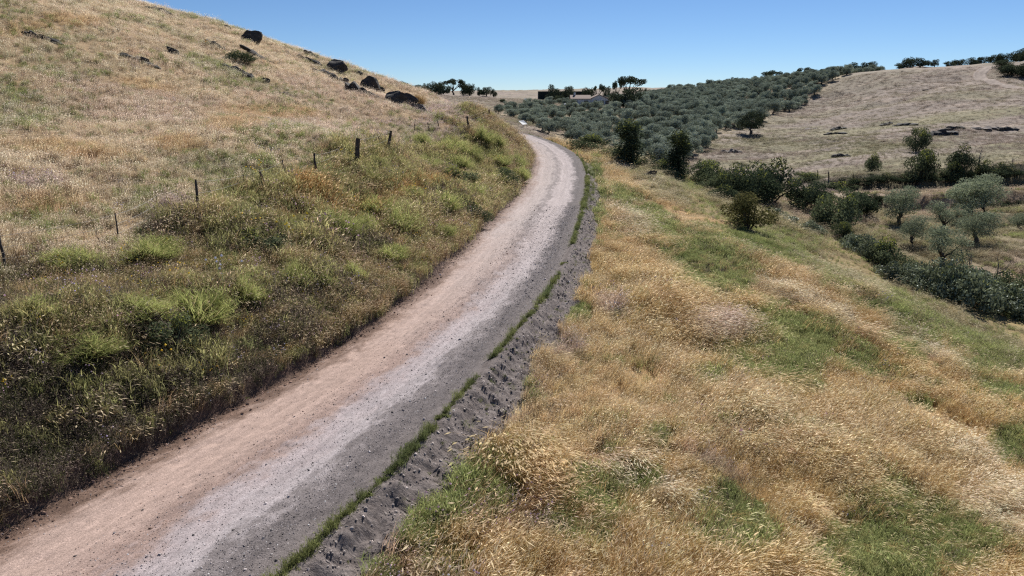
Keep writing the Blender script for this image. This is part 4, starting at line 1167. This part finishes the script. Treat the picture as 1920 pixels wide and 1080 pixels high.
        for _ in range(7):
            a = r.uniform(0, 6.28); mb.tube([(0, 0, -.15), (math.cos(a) * .12, math.sin(a) * .12, .2), (math.cos(a) * .3, math.sin(a) * .3, .5)], [.02, .014, .006], 4)
        tm = mb.mesh('stem', M['bark'])
    return dict(trunk=tm, crown=cm, H=top, W=W)

LIB = {}
def kindof(kind, i):
    nv = {'olive': 4, 'grove': 6, 'oak': 4, 'round': 4, 'open': 2, 'column': 2, 'bush': 4, 'hawthorn': 1, 'darkbush': 3, 'bramble': 4, 'broom': 4, 'dryclump': 1}[kind]
    k = (kind, i % nv)
    if k not in LIB: LIB[k] = make_kind(kind, 700 + 17 * len(LIB))
    return LIB[k]

def plant(name, kind, i, p, h, w, label, cat, group=None, rz=None):
    T = kindof(kind, i)
    e = empty(name, p, rz if rz is not None else i * 1.7, (w / T['W'], w / T['W'], h / T['H']))
    shrub = kind in ('bush', 'hawthorn', 'darkbush', 'bramble', 'broom', 'dryclump')
    link('stem' if shrub else 'trunk', T['trunk'], e); link('foliage' if shrub else 'crown', T['crown'], e)
    if label: thing(e, label, cat, group)
    return e

def place(name, kind, i, u, vb, vt, w, label, cat, group=None, near=0.0, D=None, grow=(1.0, 1.0)):
    """foot at u, vb (or distance D), top at vt, crown w wide in the photograph"""
    if D is None: p, D = hit(u, vb, near)
    else:
        q = at(u, vb, D); p = np.array([q[0], q[1], float(hz(q[0], q[1]))])
    top = at(u, vt, D)[2]
    h = max(top - p[2], .3)
    return plant(name, kind, i, p - np.array([0, 0, .05]), h * grow[1], w * D / FPX * grow[0], label, cat, group)

# single trees and shrubs of the gully
G1 = 'thicket along the gully'
for i, (kind, u, vb, vt, w, lab) in enumerate([
    ('column', 1183, 312, 226, 56, 'tallest dark leafy tree standing in the gully right of the road bend'),
    ('column', 1270, 333, 245, 46, 'second tall dark tree in the gully, right of the tallest one'),
    ('bush', 1100, 279, 252, 58, 'wide bush with yellowing top beside the road bend'),
    ('darkbush', 1072, 268, 250, 26, 'small dark bush left of the yellow topped bush'),
    ('bush', 1140, 290, 276, 60, 'low leafy bush along the slope edge left of the tallest gully tree'),
    ('darkbush', 1218, 322, 292, 30, 'small dark bush between the two tall gully trees'),
    ('bush', 1240, 330, 300, 44, 'green bush at the foot of the second tall gully tree'),
    ('bush', 1312, 344, 300, 54, 'bush right of the second tall gully tree'),
    ('bush', 1340, 362, 318, 52, 'bush with bright yellow green sprigs in the gully'),
    ('darkbush', 1378, 372, 306, 62, 'dark dome shaped bush in the gully'),
    ('darkbush', 1352, 378, 345, 44, 'dark low bush at the lower edge of the dome shaped one'),
    ('darkbush', 1412, 380, 316, 66, 'dark bush directly right of the dome shaped bush'),
    ('darkbush', 1440, 378, 298, 70, 'big dark bush with a sprig rising from its top'),
    ('bush', 1508, 340, 322, 42, 'yellow green bush in front of the far fence'),
    ('darkbush', 1500, 392, 334, 62, 'dark rounded bush below the far fence'),
    ('bush', 1556, 358, 340, 64, 'flat topped yellow green bush right of the far fence'),
    ('bush', 1560, 432, 356, 56, 'tall leafy bush at the near end of the gully thicket'),
    ('darkbush', 1594, 402, 352, 60, 'dark bush behind the tall leafy bush'),
    ('bush', 1535, 376, 350, 50, 'grey green bush between the rounded bush and the tall leafy one'),
    ('hawthorn', 1400, 427, 362, 66, 'single russet green shrub standing on the grassy slope'),
]):
    place('tree' if kind == 'column' else 'shrub', kind, i, u, vb, vt, w, lab, 'tree' if kind == 'column' else 'bush', G1, 44, None, (1.05, 1.06) if kind == 'column' else (1.4, 1.08))
for i, (u, vb, vt, w, lab) in enumerate([
    (1448, 402, 388, 36, 'small grey bramble at the thicket foot, nearest the russet shrub'), (1478, 418, 402, 42, 'low grey bramble in the grass below the dark rounded bush'),
    (1520, 434, 418, 40, 'low grey bramble left of the tall leafy bush'), (1572, 448, 416, 34, 'upright grey bramble at the foot of the tall leafy bush'),
    (1606, 470, 436, 46, 'first grey bramble mound below the thicket'), (1632, 482, 448, 50, 'second grey bramble mound below the thicket'),
    (1664, 502, 458, 54, 'bramble mound with a yellow green top'), (1682, 524, 488, 66, 'dark bramble mound beside the grassy crest'),
    (1718, 530, 492, 56, 'grey bramble mound behind the dark one'), (1756, 548, 496, 80, 'large bramble mound below the terrace olives'),
    (1806, 566, 498, 96, 'largest bramble mound, dark and deep shadowed'), (1856, 570, 512, 76, 'bramble mound right of the largest one'),
    (1893, 566, 506, 66, 'tall bramble with light green shoots near the right edge'), (1912, 586, 546, 60, 'bramble mound at the right edge of the view'),
    (1838, 525, 504, 50, 'yellow green bramble under the bare saplings')]):
    place('bramble', 'bush' if i in (3, 6, 12) else 'bramble', i, u, vb, vt, w, lab, 'bramble', 'brambles along the gully', 40, None, (1.15 + .35 * math.sin(i * 1.3) ** 2, 1.0 + .45 * math.sin(i * 2.3) ** 2))
# olives on the terraces
G2 = 'olive trees on the terraces'
for i, (u, vb, vt, w, lab) in enumerate([
    (1683, 420, 344, 56, 'slim olive tree with a forked trunk, leftmost on the terrace'), (1712, 464, 399, 48, 'small olive tree with a leaning bare trunk'),
    (1770, 498, 420, 66, 'olive tree with a tall thin trunk above the brambles'), (1832, 458, 388, 66, 'leaning olive tree with a thick trunk'),
    (1806, 412, 330, 70, 'large olive tree, left of the tall pair'), (1846, 402, 322, 74, 'large olive tree, right of the tall pair'),
    (1773, 432, 376, 58, 'broad olive tree in front of the tall pair'), (1915, 432, 396, 44, 'olive tree cut by the right edge of the view')]):
    place('olive_tree', 'olive', i, u, vb, vt, w, lab, 'olive tree', G2, 52, None, (1.04, 1.02))
# far hill shrubs and the hedge at the terrace head
for i, (kind, u, vb, vt, w, lab) in enumerate([
    ('bush', 1718, 283, 236, 42, 'round bush alone below the rock band on the far hill'), ('bush', 1635, 322, 284, 34, 'small bush left on the pasture above the hedge'),
    ('bush', 1718, 342, 276, 62, 'large bush at the hedge below the round one'), ('darkbush', 1802, 326, 266, 48, 'ragged dark bush at the hedge beside the dead tree'),
    ('bush', 1782, 340, 300, 40, 'grey green bush left of the ragged dark one'), ('darkbush', 1858, 332, 298, 62, 'dark mound of bush right of the dead tree')]):
    place('shrub', kind, i + 1, u, vb, vt, w, lab, 'bush', 'bushes on the far hill', 70)
ORD = 'first second third fourth fifth sixth seventh eighth ninth tenth eleventh twelfth thirteenth fourteenth fifteenth'.split()
for i, u in enumerate(range(1590, 1935, 24)):
    vb = 346 - .045 * (u - 1590) + 3 * math.sin(i * 1.9)
    place('shrub', 'darkbush', i, u, vb, vb - 15 - 5 * math.sin(i * 2.7) ** 2, 40, ORD[i] + ' low dark bush from the left in the hedge above the terraces', 'bush', 'hedge at the head of the terraces', 70)
for i, (u, vb) in enumerate([(1608, 372), (1632, 376), (1658, 379), (1684, 382), (1872, 392), (1896, 389), (1918, 386)]):  # added bushes, their dark row stands in for the shade on this bank
    place('shrub', 'darkbush', i + 1, u, vb, vb - 14 - 4 * math.sin(i * 1.7), 38, ORD[i] + ' dark bush from the left, added for the shade on the second terrace bank', 'bush', 'bushes added as shade on the second terrace bank', 70)
place('oak_tree', 'oak', 1, 1408, 251, 207, 42, 'round dark tree standing in front of the grove edge', 'tree', None, 120)

# bare trees
def bare_tree(u, vb, vt, label, seed, near=40):
    p, D = hit(u, vb, near); h = at(u, vt, D)[2] - p[2]; r = np.random.default_rng(seed)
    e = empty('bare_tree', p); thing(e, label, 'dead tree', 'bare trees')
    mb = MB(); path = np.array([(0, 0, -.2), (.02, 0, .35), (-.03, .02, .7), (.03, 0, 1.0)]) * h; path[1:, :2] += r.normal(0, .03 * h, (3, 2)); mb.tube(path, np.array([.045, .036, .026, .01]) * h * .6, 6)
    link('trunk', mb.mesh('trunk', M['deadwood']), e)
    for k in range(5):
        t = r.uniform(.4, .85); s = path[1] * (1 - (t - .35) / .65) + path[3] * (t - .35) / .65; a = r.uniform(0, 6.28); L = h * r.uniform(.25, .5)
        mb = MB(); m = s + np.array([math.cos(a) * .5, math.sin(a) * .5, .35]) * L; mb.tube([s, m, m + np.array([math.cos(a + .5) * .25, math.sin(a + .5) * .25, .5]) * L], np.array([.012, .008, .003]) * h, 5)
        link('branch', mb.mesh('branch', M['deadwood']), e)
bare_tree(1832, 322, 278, 'bare dead tree with two forked boughs beside the hedge', 1, 70)
bare_tree(1895, 318, 292, 'thin bare stake like tree at the right of the hedge', 2, 70)
bare_tree(1812, 522, 474, 'bare sapling rising from the brambles, left one', 3)
bare_tree(1864, 545, 486, 'bare sapling rising from the brambles, right one', 4)

# skyline and far trees
G3 = 'trees on the skyline'
for i, (kind, u, vt, w, D, lab) in enumerate([
    ('open', 1455, 131, 44, 330, 'spreading tree rising above the middle of the grove'), ('open', 1512, 126, 32, 325, 'tree with a round head above the grove, right of the spreading one'),
    ('round', 1602, 117, 30, 300, 'left of two dark oaks where grove meets pasture'), ('round', 1625, 115, 36, 298, 'right of two dark oaks where grove meets pasture'),
    ('round', 1683, 118, 22, 275, 'small pale tree on the pasture skyline'), ('round', 1703, 107, 28, 272, 'left half of the broad dark clump on the pasture skyline'), ('round', 1722, 109, 28, 272, 'right half of the broad dark clump on the pasture skyline'),
    ('round', 1748, 111, 14, 272, 'tiny tree right of the broad clump on the skyline'), ('round', 1773, 115, 22, 275, 'first low tree of the skyline row at right'),
    ('round', 1794, 111, 24, 278, 'second tree of the skyline row at right'), ('round', 1814, 108, 24, 280, 'third tree of the skyline row at right'), ('round', 1834, 106, 26, 282, 'fourth tree of the skyline row at right'),
    ('round', 1856, 103, 28, 285, 'fifth tree of the skyline row at right'), ('round', 1878, 99, 28, 280, 'sixth tree of the skyline row at right'), ('round', 1898, 94, 30, 275, 'tall tree near the right end of the skyline'),
    ('round', 1918, 88, 34, 270, 'highest tree at the right edge of the skyline'), ('round', 1876, 112, 34, 235, 'dark tree where the track meets the wood'), ('round', 1896, 120, 40, 222, 'dark tree in front of the wood above the track'),
    ('round', 1916, 116, 40, 216, 'dark tree at the right edge above the track'), ('round', 1938, 110, 44, 220, 'dark tree half outside the right edge above the track')]):
    place('oak_tree', kind, i, u, 150, vt, w, lab, 'tree', G3, 0, D)
G4 = 'trees on the plateau behind the left hill'
for i, (kind, u, vt, w, D, lab) in enumerate([
    ('round', 732, 150, 22, 330, 'first small tree appearing behind the left hill'), ('round', 750, 151, 20, 330, 'second small tree behind the left hill'), ('round', 766, 155, 22, 330, 'third small tree behind the left hill'),
    ('round', 784, 158, 22, 325, 'fourth tree behind the left hill'), ('round', 800, 156, 24, 310, 'fifth tree behind the left hill, darker'), ('round', 818, 152, 28, 300, 'taller oak left of the gapped oak'),
    ('round', 832, 155, 24, 298, 'rounded oak touching the gapped oak'), ('open', 850, 147, 40, 330, 'large gapped oak on the plateau edge'), ('round', 868, 151, 22, 332, 'oak right of the large gapped one'),
    ('round', 880, 156, 24, 334, 'last oak of the plateau clump'), ('round', 898, 163, 12, 336, 'faint small tree between the two plateau clumps'), ('round', 912, 162, 22, 334, 'low dark oak alone on the plateau'), ('round', 925, 166, 12, 334, 'small bush like oak at the end of the plateau trees'),
    ('round', 943, 185, 11, 235, 'single tiny tree on the fields before the plateau')]):
    place('oak_tree', kind, i, u, 175, vt, w, lab, 'tree', G4, 0, D)
G5 = 'trees around the farmhouse'
for i, (kind, u, vt, w, D, lab) in enumerate([
    ('round', 1037, 158, 24, 258, 'tree covering the left part of the dark enclosure'), ('round', 1066, 160, 24, 258, 'tree in front of the middle of the dark enclosure'), ('round', 1048, 178, 26, 240, 'yellowish low tree below the enclosure'),
    ('round', 1102, 163, 26, 255, 'tree behind the farmhouse roof, left'), ('open', 1120, 157, 22, 256, 'taller tree with a flat head behind the farmhouse'), ('round', 1138, 160, 14, 252, 'narrow tree behind the right wing of the farmhouse'),
    ('open', 1158, 151, 18, 300, 'thin tree left of the wide skyline tree above the farm'), ('open', 1178, 142, 62, 300, 'wide open tree on the skyline above the farm'), ('round', 1152, 171, 36, 214, 'dense tree right beside the farmhouse'),
    ('round', 1182, 163, 50, 212, 'biggest dense tree right of the farmhouse'), ('round', 1210, 165, 14, 330, 'small tree on the crest right of the wide tree')]):
    place('oak_tree', kind, i + 2, u, 190, vt, w, lab, 'tree', G5, 0, D)

# broom and shrubs on the cut bank
for i, (kind, u, vb, vt, w, lab) in enumerate([
    ('broom', 455, 575, 484, 96, 'large round green broom nearest the middle of the bank'), ('broom', 372, 610, 508, 120, 'green broom left of the large round one'), ('broom', 558, 548, 470, 74, 'tall green broom right of the large round one'),
    ('broom', 610, 548, 488, 66, 'lower green broom beside the tall one'), ('broom', 622, 450, 384, 96, 'dark green broom on the middle of the bank'), ('broom', 690, 448, 392, 60, 'green broom right of the dark one'),
    ('broom', 752, 436, 380, 84, 'bright green broom above the middle of the road'), ('broom', 832, 400, 352, 72, 'dark broom beside a bare earth scar'), ('broom', 880, 372, 340, 60, 'low green broom near the road edge'),
    ('broom', 800, 318, 284, 48, 'green broom below the leaning fence post'), ('broom', 796, 276, 240, 46, 'light green broom by the thin fence stake'), ('broom', 846, 290, 248, 60, 'light green broom on the upper bank'),
    ('broom', 888, 306, 258, 36, 'upright light green shrub on the upper bank'), ('broom', 906, 270, 222, 52, 'tall bright green broom beside the dark fence post'), ('broom', 930, 278, 238, 36, 'dark green broom at the bank shoulder'),
    ('broom', 935, 312, 280, 52, 'round green broom above the road bend'), ('broom', 968, 316, 282, 40, 'dark broom hanging over the road bend'), ('broom', 978, 340, 306, 34, 'lowest broom at the inside of the bend'),
    ('broom', 140, 500, 452, 110, 'grey green broom below the leftmost fence posts'), ('broom', 275, 486, 436, 100, 'grey green broom below the third and fourth fence posts'),
    ('broom', 70, 604, 548, 110, 'pale broom at the left edge of the view'), ('broom', 165, 668, 606, 130, 'wide pale broom low on the left of the bank'),
    ('bush', 490, 472, 424, 84, 'leafy shrub below the leaning pair of posts'), ('broom', 548, 442, 402, 70, 'broom just under the fence, left of the middle'),
    ('broom', 706, 398, 356, 84, 'pale broom below the thickest fence post'), ('broom', 764, 372, 336, 64, 'small pale broom above the bare earth scar'),
    ('bush', 862, 344, 306, 60, 'leafy shrub on the upper bank above the bend'), ('broom', 822, 446, 404, 60, 'broom close to the road, right of the middle of the bank'),
    ('bush', 884, 414, 376, 52, 'leafy shrub at the road edge before the bend'), ('broom', 728, 486, 446, 64, 'broom low on the bank at the middle of the road'),
    ('broom', 655, 528, 482, 66, 'broom low on the bank nearest the red track'), ('bush', 955, 352, 318, 38, 'leafy shrub at the inside of the bend'),
    ('broom', 862, 318, 286, 48, 'pale broom just left of the upright shrub'), ('bush', 330, 660, 596, 90, 'dark shrub in the shade below the green brooms'),
    ('broom', 250, 600, 545, 110, 'low grey green broom on the left of the bank'), ('broom', 690, 340, 312, 50, 'small green broom below the thick fence post'), ('broom', 930, 345, 316, 48, 'green broom between road and bank top')]):
    place('broom_shrub' if kind == 'broom' else 'shrub', kind, i, u, vb, vt, w, lab, 'shrub', 'shrubs on the cut bank', 0.0, None, (1.15 + .4 * math.sin(i * 1.9) ** 2, .95 + .3 * math.sin(i * 2.9) ** 2))
place('shrub', 'darkbush', 0, 446, 117, 92, 58, 'single grey green shrub among rocks on the left hill', 'shrub')
place('grass_clump', 'dryclump', 0, 782, 200, 168, 44, 'golden dry grass clump on the end of the left hill', 'grass clump')

# ------------------------------------------------------------------ the olive grove
def grove_label(p):
    a = p[0] / math.hypot(p[0], p[1])
    if a < .10: return 'small olive tree in the part of the grove beside the road bend'
    if a < .22: return 'olive tree in the middle of the grove, behind the tall gully trees'
    return 'olive tree at the right side of the grove, towards the pasture'
def build_grove():
    lo, hi = _GP.min(0), _GP.max(0); pts = []
    a = R(24); ca, sa = math.cos(a), math.sin(a)
    for i in range(-110, 110):
        for j in range(-110, 110):
            X, Y = i * 5.3 + RNG.normal(0, .45), j * 3.9 + RNG.normal(0, .55)
            pts.append(((lo[0] + hi[0]) / 2 + X * ca - Y * sa, (lo[1] + hi[1]) / 2 + X * sa + Y * ca))
    P = np.array(pts); P = P[inpoly(P[:, 0], P[:, 1], _GP)]
    # keep clear of the buildings
    for (u, v, D, rad) in ((1112, 195, 225, 9), (1112, 196, 214, 7), (1050, 183, 262, 13)):
        c = at(u, v, D)[:2]; P = P[np.hypot(P[:, 0] - c[0], (P[:, 1] - c[1]) * 1.0) > rad]
    P = P[RNG.random(len(P)) > .07 + .25 * (fbm(P[:, 0] / 14, P[:, 1] / 14, 98, 2) > .62)]
    P = P[np.argsort(np.hypot(P[:, 0], P[:, 1]))]
    z = hz(P[:, 0], P[:, 1]) - .05; n = len(P)
    small = .62 + .38 * sstep(.05, .24, P[:, 0] / np.hypot(P[:, 0], P[:, 1]))
    h = RNG.uniform(2.8, 4.5, n) * small; w = RNG.uniform(2.7, 4.0, n) * (small * .7 + .3)
    for i in range(min(300, n)):
        plant('olive_tree', 'grove', i, (P[i, 0], P[i, 1], z[i]), h[i], w[i], grove_label(P[i]), 'olive tree', 'olive trees of the grove', RNG.uniform(0, 6.28))
    ms = []
    for k in range(6):
        T = kindof('grove', k); bm = bmesh.new(); bm.from_mesh(T['crown']); bm.from_mesh(T['trunk'])
        me = bpy.data.meshes.new('grove_olive'); bm.to_mesh(me); bm.free()
        nf = len(T['crown'].polygons); mi = np.zeros(len(me.polygons), np.int32); mi[nf:] = 1; me.polygons.foreach_set('material_index', mi)
        me.materials.append(M['grove']); me.materials.append(M['bark']); ms.append((me, T))
    ng = gn_scatter('grove_scatter', proto_collection('grove_olive', [m for m, _ in ms]))
    i = np.arange(300, n); k = RNG.integers(0, 6, len(i))
    Wd = np.array([ms[q][1]['W'] for q in k]); Hd = np.array([ms[q][1]['H'] for q in k])
    scatter_object('olive_grove', np.stack([P[i, 0], P[i, 1], z[i]], 1), k, np.stack([0 * z[i], 0 * z[i], RNG.uniform(0, 6.28, len(i))], 1),
                   np.stack([w[i] / Wd, w[i] / Wd, h[i] / Hd], 1), ng, 'far rows of the olive grove merging into one grey green mass', 'grove')
    print('grove trees', n)
build_grove()

# ------------------------------------------------------------------ farm buildings
def build_farm():
    D = 225.0; px = D / FPX
    c = at(1108, 196, D); z0 = float(hz(c[0], c[1])); zt = at(1108, 178, D)[2]
    k = (zt - z0) / 4.2                                   # ridge height seen against the trees
    root = empty('farmhouse', (c[0], c[1], z0 - .3)); thing(root, 'low whitewashed farmhouse with tiled roofs among trees above the grove', 'house')
    s = max(k, .9)
    def part(name, mat, fn, parent=root):
        mb = MB(); fn(mb); return link(name, mb.mesh(name, M[mat]), parent)
    HW = 2.7 * s
    part('wall', 'limewash', lambda m: m.box((-3.2, 2.6, HW / 2), (6.6, 5.0, HW)))
    def gable(m):
        x0, x1, y0, y1, a, b = .12, 6.1, -.2, 6.0, 2.9 * s, 4.1 * s; xm = 2.6
        V = [(x0, y0, 0), (x1, y0, 0), (x1, y0, a - .5), (xm, y0, b), (x0, y0, a), (x0, y1, 0), (x1, y1, 0), (x1, y1, a - .5), (xm, y1, b), (x0, y1, a)]
        m.add(V, [(0, 1, 2, 3, 4), (9, 8, 7, 6, 5), (0, 4, 9, 5), (1, 6, 7, 2)])
    part('wall', 'limewash', gable)
    def slab(m, pts, t=.16):
        P = np.array(pts); Q = P + np.array([0, 0, t]); m.add(np.r_[P, Q], [(0, 3, 2, 1), (4, 5, 6, 7), (0, 1, 5, 4), (1, 2, 6, 5), (2, 3, 7, 6), (3, 0, 4, 7)])
    def roof_a(m):
        slab(m, [(-6.8, -.3, HW - .1), (.05, -.3, HW - .1), (.05, 2.6, HW + 1.1), (-6.8, 2.6, HW + 1.1)]); slab(m, [(-6.8, 2.6, HW + 1.12), (.05, 2.6, HW + 1.12), (.05, 5.5, HW - .1), (-6.8, 5.5, HW - .1)])
    rf = part('roof', 'tile', roof_a)
    part('chimney', 'limewash', lambda m: m.box((-5.2, 2.6, HW + 1.5), (.6, .6, 1.1)), rf)
    def roof_b(m):
        a, b = 2.9 * s, 4.1 * s
        slab(m, [(-.15, -.5, a - .12), (2.6, -.5, b + .02), (2.6, 6.3, b + .02), (-.15, 6.3, a - .12)]); slab(m, [(2.61, -.5, b + .02), (6.5, -.5, a - .62), (6.5, 6.3, a - .62), (2.61, 6.3, b + .02)])
    part('roof', 'tile', roof_b)
    part('roof_sheet', 'whitepaint', lambda m: slab(m, [(4.2, 1.0, 3.45 * s + .32), (6.3, 1.0, 2.62 * s + .25), (6.3, 5.0, 2.62 * s + .25), (4.2, 5.0, 3.45 * s + .32)], .05))
    for (x, y, z, w, h) in ((-5.0, .08, 1.5, .9, 1.1), (-1.6, .08, 1.5, 1.1, 1.0), (1.4, -.22, 1.6, .9, 1.2), (3.6, -.22, 1.5, .9, 1.0)):
        wf = part('window', 'deadwood', lambda m: m.box((x, y, z * s), (w + .16, .10, h * s + .16)))
        part('pane', 'darkopen', lambda m: m.box((x, y - .06, z * s), (w, .04, h * s)), wf)
    dr_ = part('door', 'deadwood', lambda m: m.box((5.2, -.22, 1.05 * s), (1.0, .1, 2.1 * s)))
    part('handle', 'steel', lambda m: m.box((5.55, -.30, 1.05 * s), (.05, .07, .2)), dr_)
    # dark netted enclosure behind
    D = 266.0; a = at(1010, 183, D); b = at(1100, 180, D); zz = float(hz(a[0], a[1])); top = at(1010, 171.5, D)[2]
    L = b[0] - a[0]; hh = max(top - zz, 1.8)
    r2 = empty('netted_enclosure', (a[0], a[1], zz)); thing(r2, 'long dark enclosure of netting behind the farm trees', 'enclosure')
    n = 6
    for i in range(n):
        mb = MB(); mb.box(((i + .5) * L / n, 0, hh / 2 - .3), (L / n - .12, .08, hh + .5)); link('net_panel', mb.mesh('net_panel', M['netting']), r2)
        mb = MB(); mb.box(((i + .5) * L / n, 9.0, hh / 2 - .3), (L / n - .12, .08, hh + .5)); link('net_panel', mb.mesh('net_panel', M['netting']), r2)
    for x in (0, L):
        mb = MB(); mb.box((x, 4.5, hh / 2 - .3), (.08, 8.8, hh + .5)); link('net_panel', mb.mesh('net_panel', M['netting']), r2)
    for i in range(n + 1):
        mb = MB(); mb.tube([(i * L / n, -.06, -.4), (i * L / n, -.06, hh + .12)], .06, 6); link('post', mb.mesh('post', M['post']), r2)
    mb = MB(); mb.box((L / 2, 4.5, hh + .02), (L + .2, 9.2, .06)); link('net_roof', mb.mesh('net_roof', M['netting']), r2)
build_farm()

def tilted_panel(u, v, w, h, D, label):
    c = at(u, v, D); z0 = float(hz(c[0], c[1])); W = w * D / FPX; Hh = h * D / FPX
    root = empty('tilted_panel', (c[0], c[1], z0)); thing(root, label, 'panel', 'white tilted panels')
    zc = c[2] - z0; V = []
    # a sheet leaning back and down to the right
    sk = .42 * W; pts = [(-W * .5, -.25, zc + Hh * .5), (W * .08, .55, zc + Hh * .62), (W * .5, .35, zc - Hh * .38), (-W * .02, -.55, zc - Hh * .5)]
    P = np.array(pts); nrm = np.cross(P[1] - P[0], P[3] - P[0]); nrm /= np.linalg.norm(nrm); Q = P + nrm * .04
    mb = MB(); mb.add(np.r_[P, Q], [(0, 3, 2, 1), (4, 5, 6, 7), (0, 1, 5, 4), (1, 2, 6, 5), (2, 3, 7, 6), (3, 0, 4, 7)]); link('sheet', mb.mesh('sheet', M['whitepaint']), root)
    for k in range(4):
        q = P[k] * .85 + P.mean(0) * .15; mb = MB(); mb.tube([(q[0], q[1], -.3), (q[0], q[1], q[2] - .03)], .035, 6); link('leg', mb.mesh('leg', M['steel']), root)
tilted_panel(980.5, 230, 17, 7, 126, 'bright white tilted panel at the grove edge just past the road bend')
tilted_panel(987, 187.5, 11, 5, 215, 'smaller white tilted panel on the field left of the dark enclosure')

def globe_lamp():
    D = 190; c = at(1059, 195.5, D); z0 = float(hz(c[0], c[1])); root = empty('globe_lamp', (c[0], c[1], z0)); thing(root, 'round white globe on a pole above the grove near the farmhouse', 'lamp')
    zc = c[2] - z0
    bm = bmesh.new(); bmesh.ops.create_uvsphere(bm, u_segments=16, v_segments=10, radius=.24); me = bpy.data.meshes.new('globe'); bm.to_mesh(me); bm.free(); me.materials.append(M['whitepaint']); link('globe', me, root, (0, 0, zc))
    mb = MB(); mb.tube([(0, 0, -.3), (0, 0, zc - .2)], .05, 6); link('pole', mb.mesh('pole', M['steel']), root)
globe_lamp()
